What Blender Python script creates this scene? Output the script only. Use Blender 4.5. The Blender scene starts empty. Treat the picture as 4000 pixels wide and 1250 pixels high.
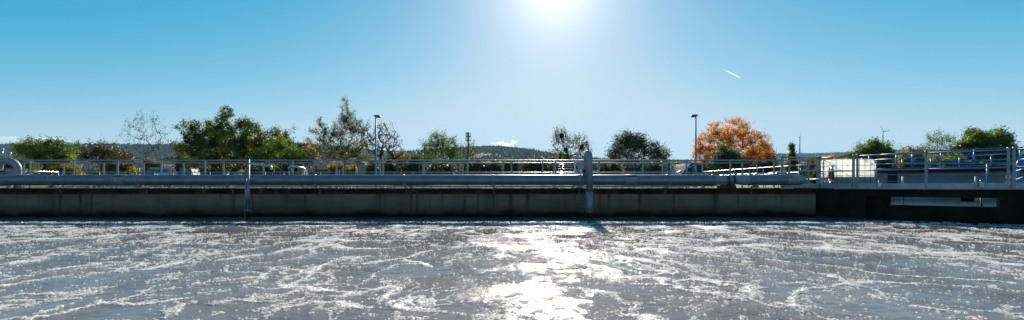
import bpy, math, random
import numpy as np
from mathutils import Vector, Matrix
sc = bpy.context.scene
COL = sc.collection
F = 1850.0; ZC = 1.075; DECK = 1.03; HOR = 730.0
SUN_EL = math.atan(815/1858.0); SUN_AZ = math.atan(165/1850.0)      # azimuth to the right of +Y
SUND = Vector((math.sin(SUN_AZ)*math.cos(SUN_EL), math.cos(SUN_AZ)*math.cos(SUN_EL), math.sin(SUN_EL)))

def at(px, py, Y):      # a measured pixel of the photograph and a distance give a real point
    return Vector(((px-2000.0)/F*Y, Y, ZC-(py-HOR)/F*Y))
def X(px, Y): return (px-2000.0)/F*Y

# ------------------------------------------------------------------ mesh helpers
def wl(o):
    p = Vector((0,0,0))
    while o is not None:
        p = p + o.location; o = o.parent
    return p

def tag(o, label=None, cat=None, group=None, kind=None):
    if label: o['label'] = label
    if cat: o['category'] = cat
    if group: o['group'] = group
    if kind: o['kind'] = kind
    return o

def thing(name, loc, label, cat, group=None):
    o = bpy.data.objects.new(name, None); COL.objects.link(o)
    o.location = loc; o.empty_display_size = 0.2
    return tag(o, label, cat, group)

class MB:
    def __init__(s): s.v = []; s.f = []; s.sm = []; s.mi = []; s.m = 0
    def add(s, vs, fs, smooth=False):
        b = len(s.v); s.v += [tuple(v) for v in vs]
        for f in fs:
            s.f.append(tuple(i+b for i in f)); s.sm.append(smooth); s.mi.append(s.m)
        return s
    def box(s, c, size, rz=0.0):
        cx,cy,cz = c; hx,hy,hz = size[0]/2,size[1]/2,size[2]/2
        ca,sa = math.cos(rz),math.sin(rz); vs=[]
        for z in (-hz,hz):
            for x,y in ((-hx,-hy),(hx,-hy),(hx,hy),(-hx,hy)):
                vs.append((cx+x*ca-y*sa, cy+x*sa+y*ca, cz+z))
        return s.add(vs, [(0,3,2,1),(4,5,6,7),(0,1,5,4),(1,2,6,5),(2,3,7,6),(3,0,4,7)])
    def beam(s, a, b, w, h):        # rectangular bar between two points, h upright
        a=Vector(a); b=Vector(b); d=(b-a).normalized()
        up=Vector((0,0,1))
        if abs(d.z)>0.95: up=Vector((0,1,0))
        si=d.cross(up).normalized(); u=si.cross(d).normalized()
        vs=[]
        for p in (a,b):
            for i,j in ((-1,-1),(1,-1),(1,1),(-1,1)): vs.append(p+si*(w/2*i)+u*(h/2*j))
        return s.add(vs, [(0,3,2,1),(4,5,6,7),(0,1,5,4),(1,2,6,5),(2,3,7,6),(3,0,4,7)])
    def prism(s, pts, z0, z1):      # polygon in plan
        n=len(pts)
        vs=[(p[0],p[1],z0) for p in pts]+[(p[0],p[1],z1) for p in pts]
        a=sum(pts[i][0]*pts[(i+1)%n][1]-pts[(i+1)%n][0]*pts[i][1] for i in range(n))
        fs=[tuple(reversed(range(n))),tuple(range(n,2*n))]+[(i,(i+1)%n,n+(i+1)%n,n+i) for i in range(n)]
        if a<0: fs=[tuple(reversed(f)) for f in fs]
        return s.add(vs,fs)
    def tube(s, pts, r, n=10, cap=True, smooth=True):
        pts=[Vector(p) for p in pts]; m=len(pts)
        rs=r if isinstance(r,(list,tuple)) else [r]*m
        vs=[]; ref=None
        for i,p in enumerate(pts):
            if i==0: d=pts[1]-pts[0]
            elif i==m-1: d=pts[-1]-pts[-2]
            else: d=(pts[i+1]-p).normalized()+(p-pts[i-1]).normalized()
            d=d.normalized() if d.length>1e-9 else Vector((0,0,1))
            if ref is None:
                ref=Vector((0,0,1)) if abs(d.z)<0.9 else Vector((1,0,0))
            a=(ref-d*ref.dot(d)); 
            a=a.normalized(); ref=a; b=d.cross(a)
            for k in range(n):
                t=2*math.pi*k/n
                vs.append(p+a*(math.cos(t)*rs[i])+b*(math.sin(t)*rs[i]))
        fs=[]
        for i in range(m-1):
            for k in range(n):
                fs.append((i*n+k,i*n+(k+1)%n,(i+1)*n+(k+1)%n,(i+1)*n+k))
        s.add(vs,fs,smooth)
        if cap:
            b=len(s.v)-n*m
            s.f.append(tuple(b+k for k in reversed(range(n)))); s.sm.append(False); s.mi.append(s.m)
            s.f.append(tuple(b+(m-1)*n+k for k in range(n))); s.sm.append(False); s.mi.append(s.m)
        return s
    def ball(s, c, r, n=8, sz=1.0):
        vs=[]; fs=[]; c=Vector(c); R=n//2
        for i in range(R+1):
            th=math.pi*i/R
            for k in range(n):
                ph=2*math.pi*k/n
                vs.append((c.x+r*math.sin(th)*math.cos(ph),c.y+r*math.sin(th)*math.sin(ph),c.z+r*sz*math.cos(th)))
        for i in range(R):
            for k in range(n): fs.append((i*n+k,(i+1)*n+k,(i+1)*n+(k+1)%n,i*n+(k+1)%n))
        return s.add(vs,fs,True)
    def build(s, name, mat, parent=None, loc=None):
        me=bpy.data.meshes.new(name)
        off=wl(parent) if parent is not None else Vector(loc if loc is not None else (0,0,0))
        vs=[(v[0]-off.x,v[1]-off.y,v[2]-off.z) for v in s.v]
        me.from_pydata(vs,[],s.f)
        me.polygons.foreach_set('use_smooth',s.sm)
        me.polygons.foreach_set('material_index',s.mi)
        for m_ in (mat if isinstance(mat,(list,tuple)) else [mat]): me.materials.append(m_)
        me.update()
        o=bpy.data.objects.new(name,me); COL.objects.link(o)
        if parent is not None: o.parent=parent
        else: o.location=off
        return o

def arc(c, r, a0, a1, ux, uy, n=8):
    c=Vector(c); ux=Vector(ux); uy=Vector(uy)
    return [c+ux*(r*math.cos(a0+(a1-a0)*i/n))+uy*(r*math.sin(a0+(a1-a0)*i/n)) for i in range(n+1)]

def fast_mesh(name, verts, faces_flat, nper, mat, smooth=False, attrs=None, parent=None, loc=None, kind_attr='POINT'):
    me=bpy.data.meshes.new(name)
    off=np.array(wl(parent) if parent is not None else (loc if loc is not None else (0,0,0)),dtype=np.float32)
    verts=(verts-off).astype(np.float32)
    nf=len(faces_flat)//nper
    me.vertices.add(len(verts)); me.vertices.foreach_set('co',verts.ravel())
    me.loops.add(len(faces_flat)); me.loops.foreach_set('vertex_index',faces_flat.astype(np.int32))
    me.polygons.add(nf); me.polygons.foreach_set('loop_start',np.arange(0,nf*nper,nper,dtype=np.int32))
    me.update(calc_edges=True)
    me.polygons.foreach_set('use_smooth',np.full(nf,smooth,dtype=bool))
    for k,(a,dom) in (attrs or {}).items():
        at_=me.attributes.new(k,'FLOAT',dom); at_.data.foreach_set('value',a.astype(np.float32))
    if mat: me.materials.append(mat)
    o=bpy.data.objects.new(name,me); COL.objects.link(o)
    if parent is not None: o.parent=parent
    else: o.location=Vector([float(c) for c in off])
    return o

# ------------------------------------------------------------------ numpy noise
def _hash(ix,iy,seed):
    h=(ix.astype(np.int64)*374761393+iy.astype(np.int64)*668265263+seed*974711)&0xffffffff
    h=((h^(h>>13))*1274126177)&0xffffffff
    return h^(h>>16)
def gnoise(x,y,seed=0):
    x0=np.floor(x); y0=np.floor(y); fx=x-x0; fy=y-y0
    ix=x0.astype(np.int64); iy=y0.astype(np.int64)
    u=fx*fx*fx*(fx*(fx*6-15)+10); v=fy*fy*fy*(fy*(fy*6-15)+10)
    def g(dx,dy):
        a=_hash(ix+dx,iy+dy,seed)/4294967296.0*2*np.pi
        return np.cos(a)*(fx-dx)+np.sin(a)*(fy-dy)
    n0=g(0,0)*(1-u)+g(1,0)*u; n1=g(0,1)*(1-u)+g(1,1)*u
    return (n0*(1-v)+n1*v)*1.5
def fbm(x,y,oct=4,seed=0,gain=0.5):
    a=1.0; s=0.0; f=1.0; t=0
    for o in range(oct):
        s=s+a*gnoise(x*f,y*f,seed+o*17); t+=a; a*=gain; f*=2.03
    return s/t
def sstep(a,b,x):   # smooth step, also falling when a > b
    t=np.clip((x-a)/(b-a),0,1); return t*t*(3-2*t)

# ------------------------------------------------------------------ materials
class NT:
    def __init__(s,name):
        s.m=bpy.data.materials.new(name); s.m.use_nodes=True; s.t=s.m.node_tree; s.t.nodes.clear()
        s.out=s.n('ShaderNodeOutputMaterial')
    def n(s,ty,**kw):
        nd=s.t.nodes.new(ty)
        for k,v in kw.items(): setattr(nd,k,v)
        return nd
    def l(s,a,b): s.t.links.new(a,b)
    def bsdf(s,base=(.5,.5,.5),rough=.6,metal=0,spec=.5):
        b=s.n('ShaderNodeBsdfPrincipled')
        b.inputs['Base Color'].default_value=(*base,1); b.inputs['Roughness'].default_value=rough
        b.inputs['Metallic'].default_value=metal; b.inputs['Specular IOR Level'].default_value=spec
        s.l(b.outputs[0],s.out.inputs[0]); return b
    def pos(s):
        return s.n('ShaderNodeNewGeometry').outputs['Position']
    def objc(s): return s.n('ShaderNodeTexCoord').outputs['Object']
    def noise(s,vec,scale,detail=4,rough=.55,sc3=None,dist=0):
        if sc3:
            mp=s.n('ShaderNodeMapping'); mp.inputs['Scale'].default_value=sc3; s.l(vec,mp.inputs[0]); vec=mp.outputs[0]
        t=s.n('ShaderNodeTexNoise'); t.inputs['Scale'].default_value=scale; t.inputs['Detail'].default_value=detail
        t.inputs['Roughness'].default_value=rough; t.inputs['Distortion'].default_value=dist
        s.l(vec,t.inputs['Vector']); return t.outputs['Fac']
    def ramp(s,fac,stops,interp='LINEAR'):
        r=s.n('ShaderNodeValToRGB'); r.color_ramp.interpolation=interp
        el=r.color_ramp.elements
        while len(el)<len(stops): el.new(0.5)
        for e,(p,c) in zip(el,stops):
            e.position=p; e.color=(*c,1) if len(c)==3 else c
        s.l(fac,r.inputs[0]); return r.outputs[0]
    def mix(s,fac,a,b,blend='MIX'):
        m=s.n('ShaderNodeMix',data_type='RGBA',blend_type=blend)
        if isinstance(fac,(int,float)): m.inputs[0].default_value=fac
        else: s.l(fac,m.inputs[0])
        for inp,v in ((m.inputs[6],a),(m.inputs[7],b)):
            if isinstance(v,tuple): inp.default_value=(*v,1)
            else: s.l(v,inp)
        return m.outputs[2]
    def math(s,op,a,b=None,c=None,clamp=False):
        m=s.n('ShaderNodeMath',operation=op); m.use_clamp=clamp
        for i,v in enumerate((a,b,c)):
            if v is None: continue
            if isinstance(v,(int,float)): m.inputs[i].default_value=v
            else: s.l(v,m.inputs[i])
        return m.outputs[0]
    def bump(s,h,strength,dist,target):
        b=s.n('ShaderNodeBump'); b.inputs['Strength'].default_value=strength; b.inputs['Distance'].default_value=dist
        s.l(h,b.inputs['Height']); s.l(b.outputs[0],target); return b
g3=lambda v:(v,v,v)

def mat_metal(name, base, rough=.4, metal=.8, dirt=.35, scale=6):
    t=NT(name); b=t.bsdf(base,rough,metal)
    f=t.noise(t.pos(),scale,5,.6); 
    c=t.ramp(f,[(.3,tuple(x*(1-dirt) for x in base)),(.62,base)])
    t.l(c,b.inputs['Base Color'])
    r=t.ramp(t.noise(t.pos(),scale*2.3,4),[(.3,g3(rough*.8)),(.7,g3(min(1,rough*1.35)))]); t.l(r,b.inputs['Roughness'])
    return t.m
M={}
M['galv']=mat_metal('galvanised_steel',(.26,.28,.30),.45,.65,.25,9)
M['steel']=mat_metal('stainless_steel',(.50,.51,.52),.27,.95,.2,7)
M['pipe']=mat_metal('weathered_pipe_steel',(.215,.22,.225),.42,.5,.3,2.2)
M['pipe_light']=mat_metal('pale_pipe_steel',(.28,.29,.29),.5,.4,.25,5)
M['blue']=mat_metal('blue_painted_steel',(.05,.27,.52),.35,0,.35,7)
M['green_steel']=mat_metal('dark_green_steel',(.012,.03,.022),.5,0,.3,7)
M['lamp_post']=mat_metal('lamp_steel',(.16,.26,.32),.5,.2,.25,3)
M['dark_metal']=mat_metal('dark_metal',(.05,.055,.06),.5,.3,.4,12)
M['turbine']=mat_metal('turbine_paint',(.03,.05,.08),.5,0,.05,.05)
M['rust']=mat_metal('rusty_steel',(.10,.045,.025),.8,.1,.5,12)
M['white']=mat_metal('white_paint',(.72,.73,.74),.45,0,.15,5)
M['red']=mat_metal('red_paint',(.45,.02,.02),.4,0,.15,8)
M['alu']=mat_metal('aluminium_panel',(.40,.42,.44),.5,.6,.3,4)

def mat_flat(name, base, rough=.7, var=.35, scale=3, bump=0):
    t=NT(name); b=t.bsdf(base,rough,0,.5 if rough<.6 else .12)
    f=t.noise(t.pos(),scale,6,.6)
    c=t.ramp(f,[(.28,tuple(x*(1-var) for x in base)),(.7,tuple(min(1,x*(1+var*.5)) for x in base))])
    t.l(c,b.inputs['Base Color'])
    if bump: t.bump(f,bump,.02,b.inputs['Normal'])
    return t.m
M['concrete_light']=mat_flat('pale_concrete',(.34,.34,.33),.85,.35,1.5,.3)
M['concrete_grey']=mat_flat('grey_concrete',(.30,.26,.235),.9,.4,1.2,.3)
M['concrete_dark']=mat_flat('dark_mottled_concrete',(.022,.013,.007),.7,.8,1.8,.5)  # near-black mottled base colour for the deck concrete and the tide marks
M['roof_dark']=mat_flat('dark_roof',(.022,.025,.03),.8,.4,1,.3)
M['roof_brown']=mat_flat('brown_roof',(.20,.17,.15),.85,.35,2,.3)
M['roof_red']=mat_flat('red_tiles',(.32,.09,.05),.85,.35,2,.3)
M['house_wall']=mat_flat('house_plaster',(.45,.42,.38),.9,.2,1)
M['house_grey']=mat_flat('grey_cladding',(.20,.21,.21),.9,.25,1)
M['black_rubber']=mat_flat('black_rubber',(.015,.015,.016),.6,.3,9)
M['glass']=mat_flat('dark_glass',(.03,.04,.05),.1,.2,3)
M['van_paint']=mat_flat('pale_blue_paint',(.12,.19,.24),.4,.2,2)
M['hall_blue']=mat_flat('blue_cladding',(.10,.20,.27),.6,.15,.6)
M['orange']=mat_flat('orange_plastic',(.22,.025,.015),.45,.2,6)
M['yellow']=mat_flat('yellow_plastic',(.65,.42,.03),.45,.2,6)
M['wood']=mat_flat('weathered_timber',(.35,.25,.12),.8,.4,5)

# concrete tank wall: real stains along the water line, drips and lift joints
def mat_wall():
    t=NT('stained_tank_concrete'); b=t.bsdf((.2,.2,.2),.85,0,.12)
    p=t.pos(); sep=t.n('ShaderNodeSeparateXYZ'); t.l(p,sep.inputs[0])
    base=t.ramp(t.noise(p,.9,6,.6,sc3=(.5,1,2.2)),[(.3,(.165,.108,.072)),(.7,(.33,.215,.14))])
    # vertical drip streaks
    st=t.noise(p,1.0,5,.65,sc3=(1.6,1.6,.12))
    stm=t.ramp(st,[(.46,g3(0)),(.66,g3(1))])
    c=t.mix(t.math('MULTIPLY',stm,.35),base,(.06,.06,.05))
    st2=t.noise(p,1.0,3,.5,sc3=(4.2,4.2,.22)); m2=t.ramp(st2,[(.60,g3(0)),(.67,g3(1))])
    c=t.mix(t.math('MULTIPLY',m2,.6),c,(.02,.018,.016))
    # reddish algae band fading to black at the water line
    zz=t.math('ADD',sep.outputs[2],t.math('MULTIPLY',t.math('SUBTRACT',t.noise(p,1.3,5,.6,sc3=(1,1,2)),.5),.36))
    red=t.ramp(zz,[(.12,g3(1)),(.56,g3(0))]); c=t.mix(red,c,(.14,.055,.028))
    blk=t.ramp(zz,[(.06,g3(1)),(.26,g3(0))]); c=t.mix(blk,c,(.008,.006,.005))
    # shutter joints
    fx=t.math('FRACT',t.math('DIVIDE',t.math('ADD',sep.outputs[0],50.35),2.62))
    j=t.math('LESS_THAN',fx,.011); c=t.mix(t.math('MULTIPLY',j,.1),c,(.03,.03,.028))
    fz=t.math('ABSOLUTE',t.math('SUBTRACT',sep.outputs[2],.56)); j2=t.math('LESS_THAN',fz,.007)
    c=t.mix(t.math('MULTIPLY',j2,.25),c,(.05,.05,.045))
    t.l(c,b.inputs['Base Color'])
    t.bump(t.noise(p,14,6,.7),.35,.02,b.inputs['Normal'])
    return t.m
M['wall']=mat_wall()
def mat_coping():
    t=NT('mossy_coping_concrete'); b=t.bsdf((.05,.05,.05),.9,0,.1)
    p=t.pos()
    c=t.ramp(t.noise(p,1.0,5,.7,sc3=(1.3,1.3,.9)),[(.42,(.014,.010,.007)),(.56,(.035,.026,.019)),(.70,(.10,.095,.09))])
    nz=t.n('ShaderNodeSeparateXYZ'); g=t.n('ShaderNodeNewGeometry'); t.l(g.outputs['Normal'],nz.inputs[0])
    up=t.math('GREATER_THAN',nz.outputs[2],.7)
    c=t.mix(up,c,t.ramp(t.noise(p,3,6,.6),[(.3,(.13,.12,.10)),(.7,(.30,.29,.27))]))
    t.l(c,b.inputs['Base Color']); t.bump(t.noise(p,20,5,.7),.5,.02,b.inputs['Normal'])
    return t.m
M['coping']=mat_coping()

def mat_water(name, foam=True, base=(.165,.140,.130)):
    t=NT(name); b=t.bsdf(base,.06,0,.26); b.inputs['IOR'].default_value=1.34
    p=t.pos()
    col=t.ramp(t.noise(p,.5,4),[(.3,tuple(x*.75 for x in base)),(.7,tuple(x*1.35 for x in base))])
    n1=t.noise(p,7,3,.55,dist=.3); n2=t.noise(p,24,3,.6); n3=t.noise(p,80,2,.6)
    calm=t.n('ShaderNodeMapRange'); t.l(t.noise(p,.75,4,.6),calm.inputs[0]); calm.inputs[1].default_value=.46; calm.inputs[2].default_value=.66; calm.inputs[3].default_value=.06; calm.inputs[4].default_value=.72
    h=t.math('ADD',t.math('MULTIPLY',n1,.7),t.math('ADD',t.math('MULTIPLY',n2,.6),t.math('MULTIPLY',n3,.30)))
    h=t.math('MULTIPLY',h,calm.outputs[0])
    if not foam: h=t.math('ADD',t.noise(p,1.6,3,.5,sc3=(.5,1.6,1)),t.math('MULTIPLY',h,.12))
    if foam:
        a=t.n('ShaderNodeAttribute',attribute_name='foam').outputs['Fac']
        cell=t.n('ShaderNodeTexVoronoi'); cell.inputs['Scale'].default_value=38; cell.inputs['Randomness'].default_value=1
        wv=t.n('ShaderNodeVectorMath',operation='MULTIPLY'); wv.inputs[1].default_value=(1,1,0); t.l(p,wv.inputs[0]); t.l(wv.outputs[0],cell.inputs['Vector'])
        det=t.noise(p,22,4,.7); det2=t.noise(p,5,4,.65)
        c2=t.n('ShaderNodeTexVoronoi'); c2.inputs['Scale'].default_value=14; t.l(wv.outputs[0],c2.inputs['Vector'])
        k=t.math('ADD',t.math('MULTIPLY',a,1.2),t.math('ADD',t.math('MULTIPLY',t.math('SUBTRACT',det,.5),1.2),t.math('MULTIPLY',t.math('SUBTRACT',det2,.5),.9)))
        k=t.math('SUBTRACT',k,t.math('ADD',t.math('MULTIPLY',cell.outputs['Distance'],.75),t.math('MULTIPLY',c2.outputs['Distance'],.45)))
        mask=t.n('ShaderNodeMapRange',interpolation_type='SMOOTHSTEP'); t.l(k,mask.inputs[0]); mask.inputs[1].default_value=.27; mask.inputs[2].default_value=.42
        m=mask.outputs[0]
        fc=t.ramp(t.noise(p,7,4),[(.3,(.66,.63,.57)),(.7,(.88,.85,.79))])
        t.l(t.mix(m,col,fc),b.inputs['Base Color'])
        t.l(t.math('MULTIPLY_ADD',m,.50,.06),b.inputs['Roughness'])
        bub=t.math('MULTIPLY',t.math('SUBTRACT',.6,cell.outputs['Distance']),m)
        h=t.math('ADD',h,t.math('MULTIPLY',bub,.22))
    else:
        t.l(col,b.inputs['Base Color'])
    t.bump(h,1.0,.026 if foam else .09,b.inputs['Normal'])
    return t.m
M['water']=mat_water('frothy_sludge_water')
M['water2']=mat_water('calmer_basin_water',False,(.02,.02,.02))
def mat_bubble():        # thin milky bubble film: part clear, part scattering, part glossy
    t=NT('foam_bubble'); b=t.bsdf((.88,.85,.79),.12,0,.7)
    tr=t.n('ShaderNodeBsdfTranslucent'); tr.inputs[0].default_value=(1,.98,.93,1); m=t.n('ShaderNodeMixShader'); m.inputs[0].default_value=.62
    t.l(b.outputs[0],m.inputs[1]); t.l(tr.outputs[0],m.inputs[2])
    cl=t.n('ShaderNodeBsdfTransparent'); m2=t.n('ShaderNodeMixShader'); m2.inputs[0].default_value=.40
    t.l(m.outputs[0],m2.inputs[1]); t.l(cl.outputs[0],m2.inputs[2]); t.l(m2.outputs[0],t.out.inputs[0])
    return t.m
M['bubble']=mat_bubble()

def mat_ground():
    t=NT('grass_and_gravel'); b=t.bsdf((.06,.1,.02),.95)
    p=t.pos(); sep=t.n('ShaderNodeSeparateXYZ'); t.l(p,sep.inputs[0])
    gr=t.ramp(t.noise(p,.6,6,.65),[(.3,(.045,.075,.014)),(.6,(.095,.14,.03)),(.75,(.13,.13,.05))])
    far=t.ramp(t.noise(p,.012,5,.6),[(.35,(.06,.09,.02)),(.5,(.10,.10,.045)),(.65,(.045,.07,.018))])
    k=t.n('ShaderNodeMapRange'); t.l(sep.outputs[1],k.inputs[0]); k.inputs[1].default_value=120; k.inputs[2].default_value=260
    c=t.mix(k.outputs[0],gr,far)
    path=t.math('LESS_THAN',t.math('ADD',sep.outputs[1],t.math('MULTIPLY',t.noise(p,1.5,3),.6)),36.6)
    c=t.mix(path,c,t.ramp(t.noise(p,9,5),[(.3,(.16,.155,.14)),(.7,(.30,.29,.27))]))
    t.l(c,b.inputs['Base Color']); t.bump(t.noise(p,8,6,.7),.6,.05,b.inputs['Normal']); return t.m
M['ground']=mat_ground()

def mat_leaf(name, cols, trans=.45, rough=.45):
    t=NT(name)
    a=t.n('ShaderNodeAttribute',attribute_name='tint').outputs['Fac']
    n=len(cols); c=t.ramp(a,[(i/max(1,n-1),cc) for i,cc in enumerate(cols)])
    b=t.n('ShaderNodeBsdfPrincipled'); t.l(c,b.inputs['Base Color']); b.inputs['Roughness'].default_value=rough; b.inputs['Specular IOR Level'].default_value=.35
    tr=t.n('ShaderNodeBsdfTranslucent'); t.l(t.mix(.5,c,t.mix(1.0,c,(1.6,1.5,.7),'MULTIPLY')),tr.inputs['Color'])
    mx=t.n('ShaderNodeMixShader'); mx.inputs[0].default_value=trans; t.l(b.outputs[0],mx.inputs[1]); t.l(tr.outputs[0],mx.inputs[2])
    t.l(mx.outputs[0],t.out.inputs[0]); return t.m
M['leaf_green']=mat_leaf('apple_leaves',[(.014,.045,.011),(.038,.095,.015),(.085,.15,.02),(.19,.22,.025),(.40,.27,.02)],.55)
M['leaf_olive']=mat_leaf('olive_leaves',[(.035,.055,.016),(.07,.095,.022),(.13,.135,.028),(.25,.19,.03)],.55)
M['leaf_grey']=mat_leaf('grey_green_leaves',[(.03,.055,.035),(.05,.085,.045),(.085,.12,.055),(.14,.16,.055)],.5)
M['leaf_bright']=mat_leaf('bright_green_leaves',[(.03,.075,.010),(.07,.14,.016),(.14,.21,.024),(.28,.28,.025)],.55)
M['leaf_yellow']=mat_leaf('yellow_leaves',[(.07,.08,.014),(.16,.14,.018),(.32,.24,.022),(.42,.28,.025)],.5)
M['leaf_orange']=mat_leaf('orange_maple_leaves',[(.22,.05,.012),(.42,.14,.014),(.60,.27,.018),(.72,.42,.03)],.6)
M['leaf_brown']=mat_leaf('brown_leaves',[(.035,.026,.014),(.075,.05,.02),(.12,.075,.025),(.17,.10,.03)],.35)
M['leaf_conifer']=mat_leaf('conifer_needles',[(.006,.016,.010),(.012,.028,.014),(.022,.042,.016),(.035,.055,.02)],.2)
M['forest']=mat_leaf('hill_forest',[(.005,.013,.012),(.010,.022,.015),(.018,.028,.014),(.036,.030,.014),(.06,.04,.016)],.1,.9)
M['bark']=mat_flat('bark',(.05,.042,.036),.95,.5,4,.5)
M['bark_pale']=mat_flat('pale_bark',(.13,.12,.11),.95,.4,4,.5)

# ------------------------------------------------------------------ world, sun, camera
w=bpy.data.worlds.new('World'); sc.world=w; w.use_nodes=True; nt=w.node_tree; nt.nodes.clear()
sky=nt.nodes.new('ShaderNodeTexSky'); sky.sky_type='NISHITA'; sky.sun_disc=False
sky.sun_elevation=SUN_EL; sky.sun_rotation=SUN_AZ
sky.air_density=1.0; sky.dust_density=.08; sky.ozone_density=4.0; sky.altitude=100
W=nt.nodes.new
def wm(op,*a):
    m=W('ShaderNodeVectorMath'); m.operation=op
    for i,v in enumerate(a):
        if isinstance(v,tuple): m.inputs[i].default_value=v
        elif isinstance(v,(int,float)): m.inputs[i].default_value=(v,v,v)
        else: nt.links.new(v,m.inputs[i])
    return m.outputs['Value'] if op=='DOT_PRODUCT' else m.outputs[0]
def sm(op,a,b=None,c=None):
    m=W('ShaderNodeMath'); m.operation=op
    for i,v in enumerate((a,b,c)):
        if v is None: continue
        if isinstance(v,(int,float)): m.inputs[i].default_value=v
        else: nt.links.new(v,m.inputs[i])
    return m.outputs[0]
# the sky's own colour balance (clear cold autumn blue) and the bright aureole of hazy air round the sun
grade=wm('MULTIPLY_ADD',sky.outputs[0],(1.6,.85,.5),(-2.8,.85,3.4))
sep_=W('ShaderNodeSeparateXYZ'); nt.links.new(grade,sep_.inputs[0]); cmb=W('ShaderNodeCombineXYZ')
for i_,(hi_,lo_) in enumerate(((4.3,.25),(6.3,.5),(7.9,.5))):
    nt.links.new(sm('MAXIMUM',sm('SMOOTH_MIN',sep_.outputs[i_],hi_,1.5),lo_),cmb.inputs[i_])
grade=cmb.outputs[0]
tcw=W('ShaderNodeTexCoord'); dn=wm('NORMALIZE',tcw.outputs['Generated'])
th=sm('ARCCOSINE',sm('MINIMUM',wm('DOT_PRODUCT',dn,tuple(SUND)),.99999))
def expf(a,deg): return sm('MULTIPLY',sm('POWER',2.71828,sm('MULTIPLY',th,-1/math.radians(deg))),a)
def col3(f,c):
    m=W('ShaderNodeVectorMath'); m.operation='SCALE'; m.inputs[0].default_value=c; nt.links.new(f,m.inputs['Scale']); return m.outputs[0]
tot=wm('ADD',wm('ADD',grade,col3(expf(11.0,3.4),(1,.97,.92))),col3(expf(3.6,15.0),(1.0,.60,.34)))
bg=W('ShaderNodeBackground'); bg.inputs['Strength'].default_value=.054
wo=W('ShaderNodeOutputWorld')
nt.links.new(tot,bg.inputs[0]); nt.links.new(bg.outputs[0],wo.inputs[0])
sun=bpy.data.lights.new('sun','SUN'); sun.energy=5.0; sun.angle=math.radians(.5); sun.color=(1,.91,.78)
so=bpy.data.objects.new('sun',sun); COL.objects.link(so); so.rotation_euler=SUND.to_track_quat('Z','Y').to_euler(); so.location=(5,30,20)
cam=bpy.data.cameras.new('camera'); co=bpy.data.objects.new('camera',cam); COL.objects.link(co); sc.camera=co
cam.sensor_width=36; cam.lens=36*F/4000; co.location=(0,0,ZC); co.rotation_euler=(math.radians(90),0,0)
cam.shift_y=(HOR-625)/4000; cam.clip_start=.1; cam.clip_end=30000
sc.view_settings.view_transform='Standard'; sc.view_settings.look='None'; sc.view_settings.exposure=.9; sc.view_settings.gamma=1
sc.cycles.max_bounces=6; sc.cycles.diffuse_bounces=4; sc.cycles.glossy_bounces=3; sc.cycles.transmission_bounces=4; sc.cycles.volume_bounces=0
sc.cycles.transparent_max_bounces=24; sc.cycles.use_denoising=True; sc.cycles.sample_clamp_indirect=8; sc.cycles.denoising_prefilter='NONE'
sc.cycles.caustics_reflective=False; sc.cycles.caustics_refractive=False

# ------------------------------------------------------------------ water of the aeration tank
def px2w(px,py):
    Y=ZC*F/(py-HOR); return (X(px,Y),Y)
STREAKS=[ # (points in plan taken from the foam seen on the surface, half width m, strength)
 ([(0,950),(160,935),(330,932),(480,915),(650,905)],.32,1.0),
 ([(0,1005),(150,985),(260,965),(420,948),(560,940),(700,930),(900,925),(1100,925)],.10,.8),
 ([(0,1120),(200,1085),(400,1065),(560,1055),(700,1030),(900,1010),(1100,985),(1180,960),(1280,940)],.16,1.0),
 ([(340,1165),(420,1130),(560,1110),(700,1070)],.05,.8),
 ([(340,1165),(350,1180),(460,1182),(560,1150),(600,1120)],.045,1.0),
 ([(0,1180),(150,1170),(300,1165),(420,1190),(600,1180),(720,1165)],.10,.9),
 ([(130,1250),(190,1215),(240,1180)],.07,.8),
 ([(1250,1075),(1215,1070),(1240,1045),(1290,1020),(1400,1005),(1540,1000),(1640,1025),(1680,1045)],.07,1.2),
 ([(1250,1075),(1290,1105),(1400,1110),(1470,1070),(1560,1035),(1640,1025)],.045,1.0),
 ([(1000,1000),(1120,985),(1250,960),(1330,935),(1420,930)],.10,1.0),
 ([(1430,1210),(1540,1205),(1700,1195),(1850,1180),(2000,1170),(2100,1180)],.06,1.2),
 ([(1080,1220),(1200,1180),(1330,1190),(1420,1215),(1550,1230),(1620,1250)],.18,.9),
 ([(1000,1250),(1100,1190),(1200,1150),(1260,1120)],.12,.7),
 ([(2700,990),(2900,960),(3150,965),(3350,980),(3600,985),(3850,990),(4000,1005)],.22,1.1),
 ([(3000,1015),(3150,1030),(3300,1045),(3480,1075),(3650,1085),(3850,1100),(4000,1115)],.07,1.1),
 ([(2640,1130),(2780,1140),(2900,1160),(3000,1200)],.05,1.0),
 ([(3000,1115),(3150,1110),(3300,1130),(3450,1165),(3560,1200),(3700,1225)],.10,.8),
 ([(3050,1190),(3200,1240),(3300,1260)],.08,.8),
 ([(3500,1205),(3650,1190),(3800,1215),(4000,1235)],.05,.6),
 ([(2900,900),(3200,905),(3500,925),(3800,945),(4000,955)],.25,.8),
]
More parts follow.
